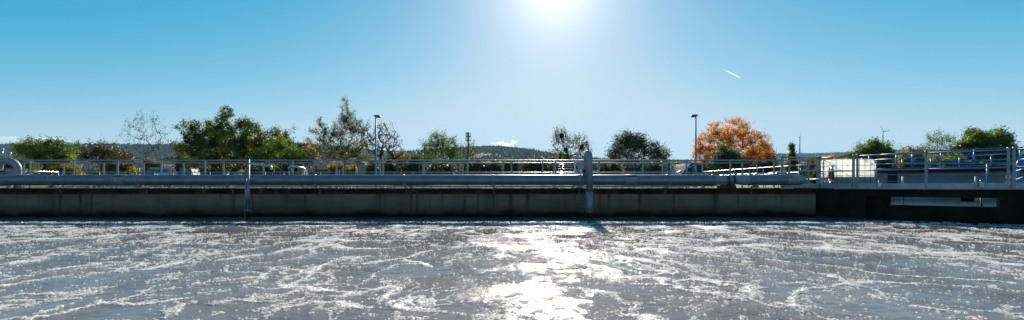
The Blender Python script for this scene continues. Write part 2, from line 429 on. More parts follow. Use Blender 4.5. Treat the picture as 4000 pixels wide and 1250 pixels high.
def foam_field(x,y):
    qx=x+.9*fbm(x*.35,y*.35,2,3); qy=y+.9*fbm(x*.35+5,y*.35+8,2,4)
    wx=qx+.34*fbm(qx*1.1,qy*1.1,3,5)+.07*fbm(x*4.1,y*4.1,2,9); wy=qy+.34*fbm(qx*1.1+7,qy*1.1+3,3,6)+.07*fbm(x*4.1+4,y*4.1,2,11)
    r1=1-np.abs(fbm(wx*.60,wy*.42,2,21))*18.0; r2=1-np.abs(fbm(wx*1.35+9,wy*.95,2,31))*14.0; r3=1-np.abs(fbm(wx*2.7+3,wy*2.0,2,33))*9.0
    dens=np.clip(fbm(x*.33+2,y*.30,3,41)*2.2+.45,0,1); d2=np.clip(fbm(x*.9+2,y*.9,3,43)*2.5+.5,0,1)
    f=.95*np.clip(r1,0,1)*(.35+.65*d2)+.85*np.clip(r2,0,1)*np.clip(dens+.25,0,1)*(.3+.7*d2)+.80*np.clip(r3,0,1)*np.clip(dens+.3,0,1)*(.3+.7*d2)
    f+=.26*sstep(.45,1.0,dens)*sstep(.0,.5,fbm(x*2.2,y*2.2,3,51)+.1)
    cen=sstep(-4.2,.5,x-.10*y)*sstep(7.0,1.5,x-.10*y)
    f+=.22*cen*(.25+.75*d2)*(.5+.9*np.abs(fbm(wx*3.3,wy*3.7,2,57)))     # churned froth in the middle of the tank
    ux=x+.22*fbm(x*1.6,y*1.6,4,61); uy=y+.22*fbm(x*1.6+5,y*1.6,4,62)
    md=.35+.65*np.clip(fbm(x*1.3+8,y*1.3,3,63)*3+.6,0,1)
    for pts,hw,st in STREAKS:
        P=[px2w(*q) for q in pts]; d=np.full(x.shape,9.0)
        for (ax,ay),(bx,by) in zip(P[:-1],P[1:]):
            vx,vy=bx-ax,by-ay; L=vx*vx+vy*vy+1e-9
            tt=np.clip(((ux-ax)*vx+(uy-ay)*vy)/L,0,1)
            d=np.minimum(d,np.hypot(ux-ax-tt*vx,uy-ay-tt*vy))
        f=np.maximum(f,st*md*(.80*np.exp(-(d/(hw*.35))**2)+.30*np.exp(-(d/(hw*1.3))**2)))
    return np.clip(f*sstep(15.4,14.3,y),0,1.2)
def water_h(x,y):
    return .014*fbm(x*.8,y*.8,3,71)+.010*fbm(x*2.6,y*2.6,3,72)+.004*fbm(x*8,y*8,2,73)

inv=np.linspace(1/17.4,1/3.2,430); ys=np.concatenate([1/inv,np.array([2.6,2,1.2,.2,-1,-2.5])])
us=np.linspace(-1,1,1300)
Yg,Ug=np.meshgrid(ys,us,indexing='ij'); Wd=1.12*np.maximum(Yg,0)+5.5; Xg=Ug*Wd
fo=foam_field(Xg,Yg); hz=water_h(Xg,Yg)+.008*np.clip(fo,0,1)*(1+fbm(Xg*9,Yg*9,2,80))
V=np.stack([Xg,Yg,hz],-1).reshape(-1,3); R,Cn=Xg.shape
ii=np.arange(R*Cn).reshape(R,Cn)
Q=np.stack([ii[:-1,:-1],ii[:-1,1:],ii[1:,1:],ii[1:,:-1]],-1)[...,::-1].reshape(-1)
wo_=fast_mesh('water',V,Q,4,M['water'],True,{'foam':(fo.reshape(-1),'POINT')}); tag(wo_,kind='structure')

rng=np.random.default_rng(3)
N=1900000
yb=rng.uniform(3.4,14.9,N); xb=rng.uniform(-1,1,N)*(1.12*yb+1.0)
keepw=rng.random(N)<(1.12*yb+1)/18.0
yb=yb[keepw]; xb=xb[keepw]
fb=foam_field(xb,yb)+.22*gnoise(xb*6,yb*6,90)+.22*gnoise(xb*15,yb*15,91)
cenb=sstep(-4.2,.5,xb-.10*yb)*sstep(7.0,1.5,xb-.10*yb)
prob=sstep(.22,.62,fb)*.85+.005+.05*cenb*sstep(-.1,.3,gnoise(xb*2.3,yb*1.6,95))
kk=rng.random(len(xb))<prob
xb=xb[kk]; yb=yb[kk]; fb=fb[kk]
rb=(.004+.013*rng.random(len(xb))**2.5)*(.75+.6*np.clip(fb,0,1))
zb=water_h(xb,yb)+.004
nb=len(xb); ang=np.arange(6)*np.pi/3
ring=lambda rr,zz:np.stack([np.cos(ang)*rr,np.sin(ang)*rr,np.full(6,zz)],-1)
tmpl=np.concatenate([ring(1,-.15),ring(.78,.5),np.array([[0,0,.78]])])
Vb=(tmpl[None]*rb[:,None,None]*np.array([1,1,.75])+np.stack([xb,yb,zb],-1)[:,None,:]).reshape(-1,3)
q=[]; 
for k in range(6):
    q+=[(k,(k+1)%6,6+(k+1)%6),(k,6+(k+1)%6,6+k),(6+k,6+(k+1)%6,12)]
q=np.array(q); Fb=(q[None]+np.arange(nb)[:,None,None]*13).reshape(-1)
bo=fast_mesh('foam_bubbles',Vb,Fb,3,M['bubble'],True); tag(bo,'white froth bubbles floating in streaks on the tank water','foam',kind='stuff')
print('bubbles',nb,flush=True)

# second basin behind the walkway
DK=[(9.60,16.85),(11.20,17.25),(11.70,16.20),(12.85,14.70),(14.05,13.35),(16.6,10.4),(19.0,7.0)]   # front edge of the deck on the right
mb=MB(); bp=[(-32.5,20.9),(11.6,20.9),(11.9,16.7),(13.2,15.1),(14.5,13.7),(17.1,10.6),(19.5,7.2),(70,7.2),(70,33.6),(-32.5,33.6)]
mb.add([(p[0],p[1],.25) for p in bp],[tuple(range(len(bp)))])
tag(mb.build('basin_water',M['water2']),kind='structure')

# ------------------------------------------------------------------ ground and hills
def gz(x,y):
    y=np.asarray(y,float); x=np.asarray(x,float)
    return DECK+sstep(38,56,y)*.30+sstep(60,600,y)*4.0+.0*x
gx=np.concatenate([-np.geomspace(4200,60,24),np.linspace(-55,60,24),np.geomspace(66,4200,24)])
gy=np.concatenate([np.array([33.6,35,37,40,44,48,52,56,62,70,80,95,115,140,180,240,320,450,650,950,1500,2400,4200])])
GY,GX=np.meshgrid(gy,gx,indexing='ij'); GZ=gz(GX,GY)
V=np.stack([GX,GY,GZ],-1).reshape(-1,3); R,Cn=GX.shape; ii=np.arange(R*Cn).reshape(R,Cn)
Q1=np.stack([ii[:-1,:-1],ii[:-1,1:],ii[1:,1:],ii[1:,:-1]],-1).reshape(-1)
g=fast_mesh('ground',V,Q1,4,M['ground'],True); tag(g,kind='structure')
mb=MB(); mb.add([(-4200,-60,DECK),(-32.5,-60,DECK),(-32.5,33.6,DECK),(-4200,33.6,DECK)],[(0,1,2,3)])
tag(mb.build('grass_bank',M['ground']),kind='structure')

RIDGE=[(-2500,520),(-900,545),(-300,558),(0,563),(60,560),(150,568),(300,563),(500,562),(700,565),(900,560),(1100,556),(1180,558),(1250,564),(1350,572),(1450,582),(1560,590),(1640,587),(1740,580),(1830,573),(1950,570),(2000,574),(2080,585),(2150,597),(2250,612),(2400,622),(2700,622),(2900,606),(3000,598),(3100,597),(3200,595),(3300,592),(3380,587),(3500,583),(3800,580),(4300,578),(5200,570),(7000,560)]
rp=np.array(RIDGE,float)
def hill_pt(px,t):
    # t 0..1 from the foot to the crest
    Yr=np.interp(px,[-2500,1100,1500,1650,2300,2600,3000,7000],[2100,2100,2500,1900,1900,2700,2900,2900])
    zr=ZC-(np.interp(px,rp[:,0],rp[:,1])+9-HOR)/F*Yr
    y0=Yr*.42; Yt=y0+(Yr-y0)*t
    x=(px-2000)/F*Yr*(.55+.45*t)
    x=(px-2000)/F*Yt
    z=gz(x,Yt)*(1-t)+(zr)*(t**1.35) + 9*fbm(x*.004,Yt*.004,3,101)*t*(1-t)*3
    return x,Yt,z
pxs=np.linspace(-2500,7000,420); ts=np.linspace(-.05,1.0,40)
T_,P_=np.meshgrid(ts,pxs,indexing='ij'); hx,hy,hzz=hill_pt(P_,np.clip(T_,0,1)); hzz=np.where(T_<0,hzz-14,hzz)
# far side of the ridge falls away
V=np.stack([hx,hy,hzz],-1); back=V[-1].copy(); back[:,1]+=500; back[:,2]-=160
V=np.concatenate([V,back[None]],0); R,Cn=V.shape[:2]; ii=np.arange(R*Cn).reshape(R,Cn)
Q1=np.stack([ii[:-1,:-1],ii[:-1,1:],ii[1:,1:],ii[1:,:-1]],-1).reshape(-1)
M['hill']=mat_flat('hill_slope',(.016,.024,.014),.95,.5,.01)
tag(fast_mesh('hills',V.reshape(-1,3),Q1,4,M['hill'],True),kind='structure')
# forest on the hills: small crowns, conifers and broadleaf
n=26000; fpx=rng.uniform(-700,4700,n); ft=rng.random(n)**.55
ft[:5000]=rng.uniform(.97,1.0,5000)
fx,fy,fz=hill_pt(fpx,ft)
patch=fbm(fx*.006,fy*.006,3,111)
keep=(patch>-.22)|(ft>.9)
fx,fy,fz,ft,patch=fx[keep],fy[keep],fz[keep],ft[keep],patch[keep]; n=len(fx)
con=rng.random(n)<(.55+patch); hgt=np.where(con,rng.uniform(10,19,n),rng.uniform(8,13,n)); rad=np.where(con,rng.uniform(2.4,4.2,n),rng.uniform(4.5,7.5,n))
a8=np.arange(6)*np.pi/3
def ring6(r,z): return np.stack([np.cos(a8)*r,np.sin(a8)*r,np.full(6,z)],-1)
tc=np.concatenate([ring6(.9,-.2),ring6(1.0,.12),ring6(.5,.6),[[0,0,1.0]]]); tb=np.concatenate([ring6(.6,-.2),ring6(1.0,.4),ring6(.72,.82),[[0,0,1.0]]])
TT=np.where(con[:,None,None],tc[None],tb[None])*np.stack([rad,rad,hgt],-1)[:,None,:]
TT=TT*(1+.22*(rng.random((n,19,1))-.5))+np.stack([fx,fy,fz],-1)[:,None,:]
tq=[]
for L in (0,6):
    for k in range(6):
        tq+=[(L+k,L+(k+1)%6,L+6+(k+1)%6),(L+k,L+6+(k+1)%6,L+6+k)]
for k in range(6): tq.append((12+k,12+(k+1)%6,18))
tq=np.array(tq); Ff=(tq[None]+np.arange(n)[:,None,None]*19).reshape(-1)
tint_=np.clip(np.where(con,.12+.25*rng.random(n),.45+.5*rng.random(n)+.5*fbm(fx*.003,fy*.003,2,113)),0,1)
fo_=fast_mesh('hillside_forest',TT.reshape(-1,3),Ff,3,M['forest'],False,{'tint':(np.repeat(tint_,30),'FACE')})
tag(fo_,'dark autumn forest covering the distant hills','forest',kind='stuff')

# ------------------------------------------------------------------ trees
def tree(name,label,group,base,crown,leafmat,trunk_h=1.6,n=260,leaf=.22,per=26,spread=.42,tip=.012,exp=2.25,bark='bark',seed=1,step=.55,shoots=0,lean=(0,0),tmul=1.0,depth=.8,hollow=.35,flat=False):
    """base: world point; crown: list of (px,py,rx,ry) ellipses as measured at the tree's distance"""
    rg=np.random.default_rng(seed); Y=base[1]; k=Y/F
    base=np.array([base[0],base[1],base[2]],float)
    wts=np.array([c[2]*c[3] for c in crown],float); wts/=wts.sum()
    A=[]
    for _ in range(n):
        c=crown[rg.choice(len(crown),p=wts)]
        d=rg.normal(size=3); d/=np.linalg.norm(d); r=(hollow+(1-hollow)*rg.random())**.6
        A.append([(c[0]-2000)*k+d[0]*r*c[2]*k, Y+d[1]*r*c[2]*k*depth, ZC-(c[1]-HOR)*k+d[2]*r*c[3]*k])
    A=np.array(A)
    cap=np.full((8000,3),1e9); par=np.full(8000,-1,int); cap[0]=base; cnt=1
    m=max(2,int(trunk_h/.4))
    for i in range(m):
        cap[cnt]=base+np.array([lean[0]*(i+1)/m+rg.normal()*.03,lean[1]*(i+1)/m+rg.normal()*.03,trunk_h*(i+1)/m]); par[cnt]=cnt-1; cnt+=1
    first=cnt-1; top=cap[first].copy()
    order=np.argsort(np.linalg.norm(A-top,axis=1)+rg.random(n)*.6)
    tips=[]
    for ai in order:
        a=A[ai]; d=np.linalg.norm(cap[first-1:cnt]-a,axis=1)+.9*np.maximum(0,cap[first-1:cnt,2]-a[2]+.1)
        # prefer joints nearer the trunk so limbs read as limbs
        d=d+.12*np.linalg.norm(cap[first-1:cnt]-top,axis=1)
        j=first-1+int(np.argmin(d)); s0=cap[j].copy(); L=np.linalg.norm(a-s0); q_=max(1,int(round(L/step)))
        if cnt+q_>=7990: break
        bend=rg.normal(size=3)*.10*L; bend[2]=abs(bend[2])*.4 - .05*L
        pj=j
        for i in range(1,q_+1):
            t_=i/q_; cap[cnt]=s0*(1-t_)+a*t_+bend*math.sin(math.pi*t_)+rg.normal(size=3)*.035; par[cnt]=pj; pj=cnt; cnt+=1
        tips.append(pj)
    if shoots:
        tp=sorted(tips,key=lambda i:-cap[i][2])[:shoots*3]; rg.shuffle(tp)
        for j in tp[:shoots]:
            L=rg.uniform(.25,.95); dx=rg.normal()*.25; dy=rg.normal()*.2; pj=j; s0=cap[j].copy()
            for i in range(1,4):
                cap[cnt]=s0+np.array([dx*L*i/3,dy*L*i/3,L*i/3]); par[cnt]=pj; pj=cnt; cnt+=1; tips.append(pj)
    nodes=cap[:cnt]; par=par[:cnt]
    acc=np.zeros(cnt); haschild=np.zeros(cnt,bool); haschild[par[1:]]=True
    rad=np.zeros(cnt)
    for i in range(cnt-1,-1,-1):
        if acc[i]==0: acc[i]=tip**exp
        rad[i]=acc[i]**(1/exp)
        if par[i]>=0: acc[par[i]]+=acc[i]
    rad=rad*tmul; rad[0]*=1.25
    root=thing(name,(float(base[0]),float(base[1]),float(base[2])),label,'bush' if 'bush' in name or 'hedge' in name or 'shrub' in name else 'tree',group)
    # wood
    e=np.arange(1,cnt); a=nodes[par[e]]; b_=nodes[e]; d=b_-a; Ln=np.linalg.norm(d,axis=1,keepdims=True)+1e-9; d=d/Ln
    refv=np.where(np.abs(d[:,2:3])<.9,np.array([[0,0,1.0]]),np.array([[1.0,0,0]])); u=np.cross(d,refv); u/=np.linalg.norm(u,axis=1,keepdims=True); v=np.cross(d,u)
    NS=5; an=np.arange(NS)*2*np.pi/NS
    off=np.cos(an)[None,:,None]*u[:,None,:]+np.sin(an)[None,:,None]*v[:,None,:]
    r0=rad[par[e]]; r1=rad[e]; r0=np.minimum(r0,r1*1.5+.004)
    ring0=a[:,None,:]+off*r0[:,None,None]; ring1=b_[:,None,:]+d[:,None,:]*0.01+off*r1[:,None,None]
    VV=np.concatenate([ring0,ring1],1).reshape(-1,3)
    fq=np.array([(k_,(k_+1)%NS,NS+(k_+1)%NS,NS+k_) for k_ in range(NS)]); FF=(fq[None]+np.arange(len(e))[:,None,None]*2*NS).reshape(-1)
    fast_mesh('trunk',VV,FF,4,M[bark],True,parent=root)
    if per>0:
        tips=np.array(tips); cen=nodes[tips]; pp=nodes[par[tips]]
        per=per*1.55 if per>6 else per; leaf=leaf*.80 if per>6 else leaf; nl=int(len(tips)*per)
        idx=rg.integers(0,len(tips),nl); tt=rg.random((nl,1))*1.3
        P=cen[idx]*tt+pp[idx]*(1-tt)+rg.normal(size=(nl,3))*spread*np.array([1,1,.8])*(.35+.65*rg.random((nl,1)))
        fast_leaves(root,P,leaf,leafmat,rg,cen)
    return root
def fast_leaves(root,P,leaf,leafmat,rg,cen=None,name='crown'):
    nl=len(P)
    nn=rg.normal(size=(nl,3)); nn[:,2]=np.abs(nn[:,2])+.3; nn/=np.linalg.norm(nn,axis=1,keepdims=True)
    rr=rg.normal(size=(nl,3)); u=np.cross(nn,rr); u/=np.linalg.norm(u,axis=1,keepdims=True); v=np.cross(nn,u)
    s=leaf*(.55+.9*rg.random((nl,1)))
    q=np.stack([P-u*s*.55,P-v*s*.32+nn*s*.06,P+u*s*.55,P+v*s*.32+nn*s*.06],1).reshape(-1,3)
    cl=fbm(P[:,0]*.55+P[:,1]*.31,P[:,2]*.7+P[:,1]*.2,3,int(rg.integers(1,999)))
    tn=np.clip(.42+cl*1.3+rg.normal(size=nl)*.17,0,1)
    fast_mesh(name,q,np.arange(nl*4),4,M[leafmat],False,{'tint':(tn,'FACE')},parent=root)
def gbase(px,Y): x=X(px,Y); return (x,Y,float(gz(x,Y))-.05)
ORCH='orchard trees beyond the fence'
tree('apple_tree','low spreading green tree at the far left beside the arched pipe',ORCH,gbase(160,52),
     [(170,595,95,32),(110,585,55,18),(230,590,65,25),(160,572,70,18),(210,620,75,25),(260,615,40,20)],'leaf_bright',1.7,260,.19,22,.34,shoots=34,seed=11,lean=(.2,0))
tree('orchard_tree','low brown leaved tree between the green tree and the bare sapling',ORCH,gbase(395,58),
     [(385,605,75,35),(330,600,50,24),(450,610,60,30),(400,585,50,18),(500,620,40,18)],'leaf_brown',1.6,220,.19,20,.40,seed=12,shoots=8)
tree('bare_sapling','tall thin almost leafless sapling left of the big green apple tree',ORCH,gbase(570,46),
     [(560,500,70,45),(520,520,60,45),(610,530,55,50),(565,470,45,18),(560,560,80,45),(640,540,25,50)],'leaf_grey',3.2,260,.11,3.0,.20,tip=.0055,exp=2.4,seed=13,shoots=18,tmul=.9)
tree('apple_tree','largest spreading green apple tree with a few orange leaves on its top',ORCH,gbase(905,60),
     [(900,572,185,58),(900,505,105,48),(884,458,28,34),(745,525,45,48),(715,585,50,48),(1045,565,92,48),(1095,528,38,26),(695,500,14,12),(736,483,16,14),(1143,505,10,12),(1010,512,30,20),(950,480,24,20),(835,500,26,18),(880,630,215,40),(1060,610,70,40),(810,545,70,50),(985,550,75,45),(900,600,200,50)],'leaf_green',1.6,900,.21,27,.34,seed=14,shoots=170,hollow=.15,tmul=1.1)
tree('orchard_tree','small bright olive tree leaning against the right side of the big apple tree',ORCH,gbase(1110,55),
     [(1090,600,90,45),(1150,605,55,35),(1040,620,70,30)],'leaf_bright',1.4,170,.2,32,.40,seed=15,shoots=10)
tree('orchard_tree','reddish brown bush like tree between the apple tree and the pear tree',ORCH,gbase(1205,75),
     [(1200,600,55,45),(1180,620,50,35)],'leaf_brown',1.5,120,.24,36,.45,seed=16)
tree('pear_tree','tallest sparse pear tree with a pointed top left of the street lamp',ORCH,gbase(1345,58),
     [(1345,570,85,72),(1348,485,38,55),(1351,415,12,42),(1280,520,55,45),(1240,545,55,40),(1410,570,60,45),(1400,500,35,40),(1300,600,90,30),(1220,575,40,30),(1400,610,70,28)],'leaf_olive',2.4,460,.17,19,.32,tip=.010,seed=17,shoots=40,hollow=.1,tmul=1.15)
tree('bare_tree','gnarled almost bare fruit tree just right of the left street lamp',ORCH,gbase(1485,54),
     [(1500,540,60,45),(1445,520,40,40),(1540,550,35,40),(1470,560,60,50),(1510,505,40,20),(1420,510,25,22),(1550,590,40,30)],'leaf_olive',1.8,420,.13,4,.22,tip=.014,exp=2.2,seed=18,shoots=22,tmul=1.2,lean=(.25,0))
tree('orchard_tree','yellowish low bush tree under the bare fruit tree',ORCH,gbase(1585,70),
     [(1590,625,55,28),(1550,620,40,25),(1640,625,40,22)],'leaf_olive',1.2,110,.22,34,.42,seed=19)
tree('orchard_tree','light green fruit tree with upright twigs left of the antenna mast',ORCH,gbase(1715,62),
     [(1715,605,75,45),(1670,590,40,40),(1750,585,50,38),(1700,555,40,30),(1730,545,18,25),(1765,565,18,28),(1790,610,35,35)],'leaf_bright',1.7,330,.17,13,.36,seed=20,shoots=46)
tree('bare_tree','small bare twiggy tree standing in front of the antenna mast',ORCH,gbase(1825,66),
     [(1828,595,38,32),(1815,570,22,18),(1860,600,25,28),(1850,580,18,18)],'leaf_olive',1.6,170,.13,5,.28,tip=.011,seed=21,shoots=10)
t7=tree('bare_tree','bare tree with round mistletoe balls beside the white tipped gauge',ORCH,gbase(2196,55),
     [(2195,570,45,45),(2185,530,32,28),(2240,575,50,38),(2280,590,35,30),(2150,600,40,22),(2260,555,30,22),(2290,560,18,25)],'leaf_olive',1.9,560,.12,5,.26,tip=.011,exp=2.3,seed=22,shoots=50)
mbm=MB()
for (a_,b_,r_) in ((2193,531,7),(2273,575,6),(2210,585,5)):
    c=at(a_,b_,54.6); mbm.ball(c,r_*54.6/F,8)
    rg=np.random.default_rng(int(a_))
P=np.concatenate([np.array(at(a_,b_,54.6))+np.random.default_rng(a_).normal(size=(500,3))*r_*54.6/F*.55 for a_,b_,r_ in ((2193,531,7),(2273,575,6),(2210,585,5))])
fast_leaves(t7,P,.14,'leaf_conifer',np.random.default_rng(5),name='mistletoe')
tree('orchard_tree','broad grey green tree behind the long grey shed',ORCH,gbase(2490,56),
     [(2490,590,100,50),(2420,595,55,48),(2470,550,60,25),(2560,600,50,42),(2500,560,55,28),(2440,560,35,25),(2590,610,30,28),(2400,612,35,22),(2560,570,12,22)],'leaf_grey',1.9,520,.16,24,.34,seed=23,shoots=26,hollow=.1)
tree('maple_tree','round orange autumn maple beside the right street lamp',None,gbase(2855,74),
     [(2855,575,118,80),(2785,570,80,66),(2935,568,78,60),(2850,502,90,42),(2745,610,42,50),(2970,600,48,48),(2855,645,150,35),(2990,625,30,40)],'leaf_orange',2.0,900,.23,22,.40,tip=.014,seed=24,shoots=0,hollow=.45,tmul=1.05,depth=.9)
tree('willow_bush','grey green bush in front of the orange maple',None,gbase(2840,62),
     [(2840,640,65,55),(2800,660,55,40),(2880,655,60,45),(2830,600,30,30)],'leaf_grey',.8,330,.16,46,.36,seed=25,shoots=24)
tree('orchard_tree','dark reddish tree standing against the right side of the orange maple',None,gbase(2985,82),
     [(2975,600,45,35),(2990,635,45,45),(2950,640,60,40),(3010,650,30,40)],'leaf_brown',1.5,230,.26,44,.5,seed=26)
tree('poplar_tree','narrow upright dark tree left of the far left wind turbine',None,gbase(3092,95),
     [(3092,650,26,32),(3093,610,13,28),(3090,582,7,14)],'leaf_green',2.0,150,.26,40,.36,seed=27,hollow=.0,shoots=4)
tree('orchard_tree','leafy green tree behind the white tank in a metal cage',None,gbase(3420,70),
     [(3420,600,55,35),(3460,605,40,28),(3400,585,35,25),(3350,610,35,25),(3440,630,80,25),(3490,620,25,20)],'leaf_bright',1.9,330,.25,34,.42,seed=28,shoots=16)
tree('bare_tree','bare twiggy tree left of the leafy green tree behind the tank',None,gbase(3352,74),
     [(3352,590,30,26),(3375,575,28,20),(3335,605,25,15)],'leaf_brown',2.0,200,.12,1,.2,tip=.010,seed=29,shoots=24)
tree('birch_tree','pale thin leaved tree left of the round green tree',None,gbase(3660,70),
     [(3660,570,60,40),(3615,590,40,28),(3700,580,45,42),(3670,540,40,20),(3650,610,50,25)],'leaf_olive',2.6,330,.15,10,.34,tip=.010,seed=30,shoots=22,bark='bark_pale')
tree('lime_tree','dense round green tree at the far right above the blue railing',None,gbase(3850,66),
     [(3850,575,95,55),(3795,590,68,45),(3905,580,60,45),(3850,542,70,24),(3830,625,110,40),(3945,590,22,24),(3760,600,35,35)],'leaf_bright',2.0,560,.26,36,.42,shoots=30,seed=31,hollow=.35,tmul=1.2)
HB='autumn bushes and hedges behind the fence'
hb=[(60,655,90,32,60,'leaf_olive','olive bush below the far left tree'),
 (240,665,80,24,66,'leaf_yellow','yellow green bush in the gap between the first two left trees'),
 (470,650,75,34,64,'leaf_yellow','yellow autumn bush left of the square information sign'),
 (600,648,40,24,90,'leaf_yellow','small yellow round bush above the blue tarpaulin trailer'),
 (720,650,45,30,78,'leaf_brown','orange brown bush left under the big apple tree'),
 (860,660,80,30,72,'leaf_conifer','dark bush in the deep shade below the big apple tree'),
 (1020,668,70,24,66,'leaf_olive','olive bush below the right half of the big apple tree'),
 (1110,660,60,30,70,'leaf_olive','olive bush left of the dark roofed house'),
 (1335,668,60,26,75,'leaf_yellow','yellow bush at the foot of the pear tree'),
 (1465,662,40,30,80,'leaf_olive','olive bush right of the red roofed house'),
 (1530,660,50,34,72,'leaf_green','dark green bush right of the left street lamp'),
 (1620,668,60,28,68,'leaf_olive','olive hedge bush left of the light green fruit tree'),
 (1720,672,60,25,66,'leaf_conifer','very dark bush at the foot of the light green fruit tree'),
 (1850,665,55,30,80,'leaf_brown','brown bush right of the antenna mast'),
 (1925,660,55,30,82,'leaf_brown','brown hedge below the steam cloud'),
 (2000,660,35,28,66,'leaf_green','narrow green shrub right of the brown hedge'),
 (2090,655,65,34,66,'leaf_olive','olive bush left of the bare mistletoe tree'),
 (2190,650,70,36,68,'leaf_olive','wide olive bush under the bare mistletoe tree'),
 (2270,665,40,26,70,'leaf_brown','brown bush behind the white control cabinet'),
 (2365,675,25,22,58,'leaf_brown','small reddish bush left of the long grey shed'),
 (2405,668,22,24,57,'leaf_yellow','small yellow green bush before the long grey shed'),
 (2640,655,50,20,110,'leaf_bright','pale green tree line behind the brown roofed shed'),
 (2555,672,35,20,46,'leaf_grey','grey green bush left of the brown roofed shed'),
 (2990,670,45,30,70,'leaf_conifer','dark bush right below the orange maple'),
 (3175,665,25,34,60,'leaf_yellow','yellow green shrub behind the stair railing'),
 (3200,690,22,22,50,'leaf_bright','bright green shrub low behind the stair railing'),
 (3240,648,32,34,90,'leaf_orange','small orange tree left of the white tank'),
 (3300,640,40,22,95,'leaf_bright','green bush just above the white tank'),
 (3560,628,60,42,62,'leaf_yellow','large yellow shrub between the two pairs of blue posts'),
 (3480,645,45,28,66,'leaf_olive','olive bush right of the white tank'),
 (3660,640,40,25,64,'leaf_yellow','yellow shrub at the foot of the pale thin tree'),
 (3720,640,45,28,60,'leaf_bright','green shrub left below the round green tree'),
]
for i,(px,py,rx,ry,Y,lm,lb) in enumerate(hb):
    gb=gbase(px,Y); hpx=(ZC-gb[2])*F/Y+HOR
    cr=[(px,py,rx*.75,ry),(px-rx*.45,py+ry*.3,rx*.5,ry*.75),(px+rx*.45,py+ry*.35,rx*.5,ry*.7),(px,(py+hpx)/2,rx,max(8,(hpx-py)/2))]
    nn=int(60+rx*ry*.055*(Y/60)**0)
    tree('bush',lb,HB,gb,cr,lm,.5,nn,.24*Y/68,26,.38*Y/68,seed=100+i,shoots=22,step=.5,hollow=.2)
# distant tree line in the valley (individual small trees)
k_=0
DL=['dark green','brownish','olive green','yellowish']
for px in list(range(20,2480,118))+list(range(2500,4100,95)):
    rg=random.Random(px); Y=rg.uniform(150,230); ppx=px+rg.uniform(-25,25); wpx=rg.uniform(34,60); hp=rg.uniform(10,24)
    gb=gbase(ppx,Y); hpx=(ZC-gb[2])*F/Y+HOR; topy=rg.uniform(644,662) if px<2480 else rg.uniform(638,652)
    ci=rg.choice([0,1,2,3,0,2]); lm=['leaf_conifer','leaf_brown','leaf_olive','leaf_yellow'][ci]
    tree('valley_tree','small far '+DL[ci]+' tree of the valley tree line below the hills','valley trees',gb,[(ppx,topy+18,wpx*.8,18),(ppx,(topy+hpx)/2+6,wpx,max(10,(hpx-topy)/2-8))],lm,1.5,70,.75,24,1.1,seed=px,step=1.5,tip=.05,hollow=.2)
    k_+=1

# ------------------------------------------------------------------ main tank wall
wall=thing('tank_wall',(0,17,0),'long stained concrete tank wall below the big grey pipe','wall')
mb=MB(); mb.box((-11.6,19.0,.36),(45,4.0,.93*1.0)); 
o=mb.build('wall_body',M['wall'],wall)
mb=MB()
rg=random.Random(5); x=-34.0
while x<10.9:
    w_=rg.choice([2.6,3.25,3.25,2.0]); x1=min(10.95,x+w_-.012)
    mb.box(((x+x1)/2,18.93,.928),(x1-x,4.02+.0,.204)); x+=w_
mb.build('coping',M['coping'],wall)
# crumbly edge of moss and grit on the coping
P=np.stack([rng.uniform(-19.5,10.8,5200),rng.uniform(16.93,17.25,5200),np.full(5200,DECK+.002)],-1)
P[:,2]+=rng.random(5200)*.016; mk=gnoise(P[:,0]*1.6,P[:,0]*0,150)>-.12; P=P[mk]
M['moss']=mat_leaf('moss_and_litter',[(.03,.03,.015),(.10,.08,.03),(.22,.15,.06),(.12,.12,.05)],.2)
mo=bpy.data.objects.new
fast_leaves(wall,P,.03,'moss',np.random.default_rng(8),name='moss')
bpy.data.objects['moss']['kind']='stuff'
# left bank of tank (side wall running to the viewer) keeps the water in
mb=MB(); mb.box((-29.9,6,.4),(.5,22,1.25)); tag(mb.build('side_wall',M['wall'],loc=(-29.9,6,0)),'concrete side wall of the tank far to the left','wall')

# ------------------------------------------------------------------ railings
def railing(name,label,group,posts,h,rails,mat,pr=.022,rr=.02,sq=False,top_r=None,post_w=.045,ball=False,base=None,toe=None,toe_mat=None,ext=None,postmat=None):
    P=[Vector(p) for p in posts]
    t=thing(name,P[len(P)//2],label,'railing',group)
    for p in P:
        mb=MB()
        if sq: 
            d=(P[-1]-P[0]); mb.box((p.x,p.y,p.z+h/2),(post_w,post_w*.6,h),math.atan2(d.y,d.x))
        else: mb.tube([p,p+Vector((0,0,h))],pr,8)
        mb.box((p.x,p.y,p.z+.006),(.1,.1,.012))
        if ball: mb.ball(p+Vector((0,0,h+.01)),pr*1.25,8)
        mb.build('post',postmat or mat,t)
    path=([P[0]+Vector(ext[0])] if ext else [])+P+([P[-1]+Vector(ext[1])] if ext else [])
    for i,z in enumerate(rails):
        mb=MB(); mb.tube([p+Vector((0,0,z)) for p in path],(top_r or rr) if i==0 else rr,8)
        mb.build('top_rail' if i==0 else 'mid_rail',mat,t)
    if toe:
        mb=MB()
        for a,b in zip(path[:-1],path[1:]):
            d=(b-a).normalized(); mb.beam(a+d*.012+Vector((0,0,toe/2+.012)),b-d*.012+Vector((0,0,toe/2+.012)),.012,toe)
        mb.build('toe_board',toe_mat or mat,t)
    return t
Y1,Y2=18.8,20.3
p1=[(X(118+170.9*i,Y1),Y1,DECK) for i in range(-2,18)]
railing('railing','nearer steel railing of the walkway directly behind the big pipe','walkway railings',p1,1.10,[1.10,.60],M['galv'],sq=True,post_w=.06,top_r=.024,rr=.011,ext=((-1.6,0,0),(.5,0,0)))
p2=[(X(94+155.5*i+.35*i,Y2),Y2,DECK) for i in range(-2,20)]
p2=[p for p in p2 if p[0]<11.4]
railing('railing','second steel railing along the rear edge of the walkway','walkway railings',p2,1.10,[1.07],M['galv'],sq=True,post_w=.06,top_r=.022,ext=((-1.6,0,0),(.3,0,0)))
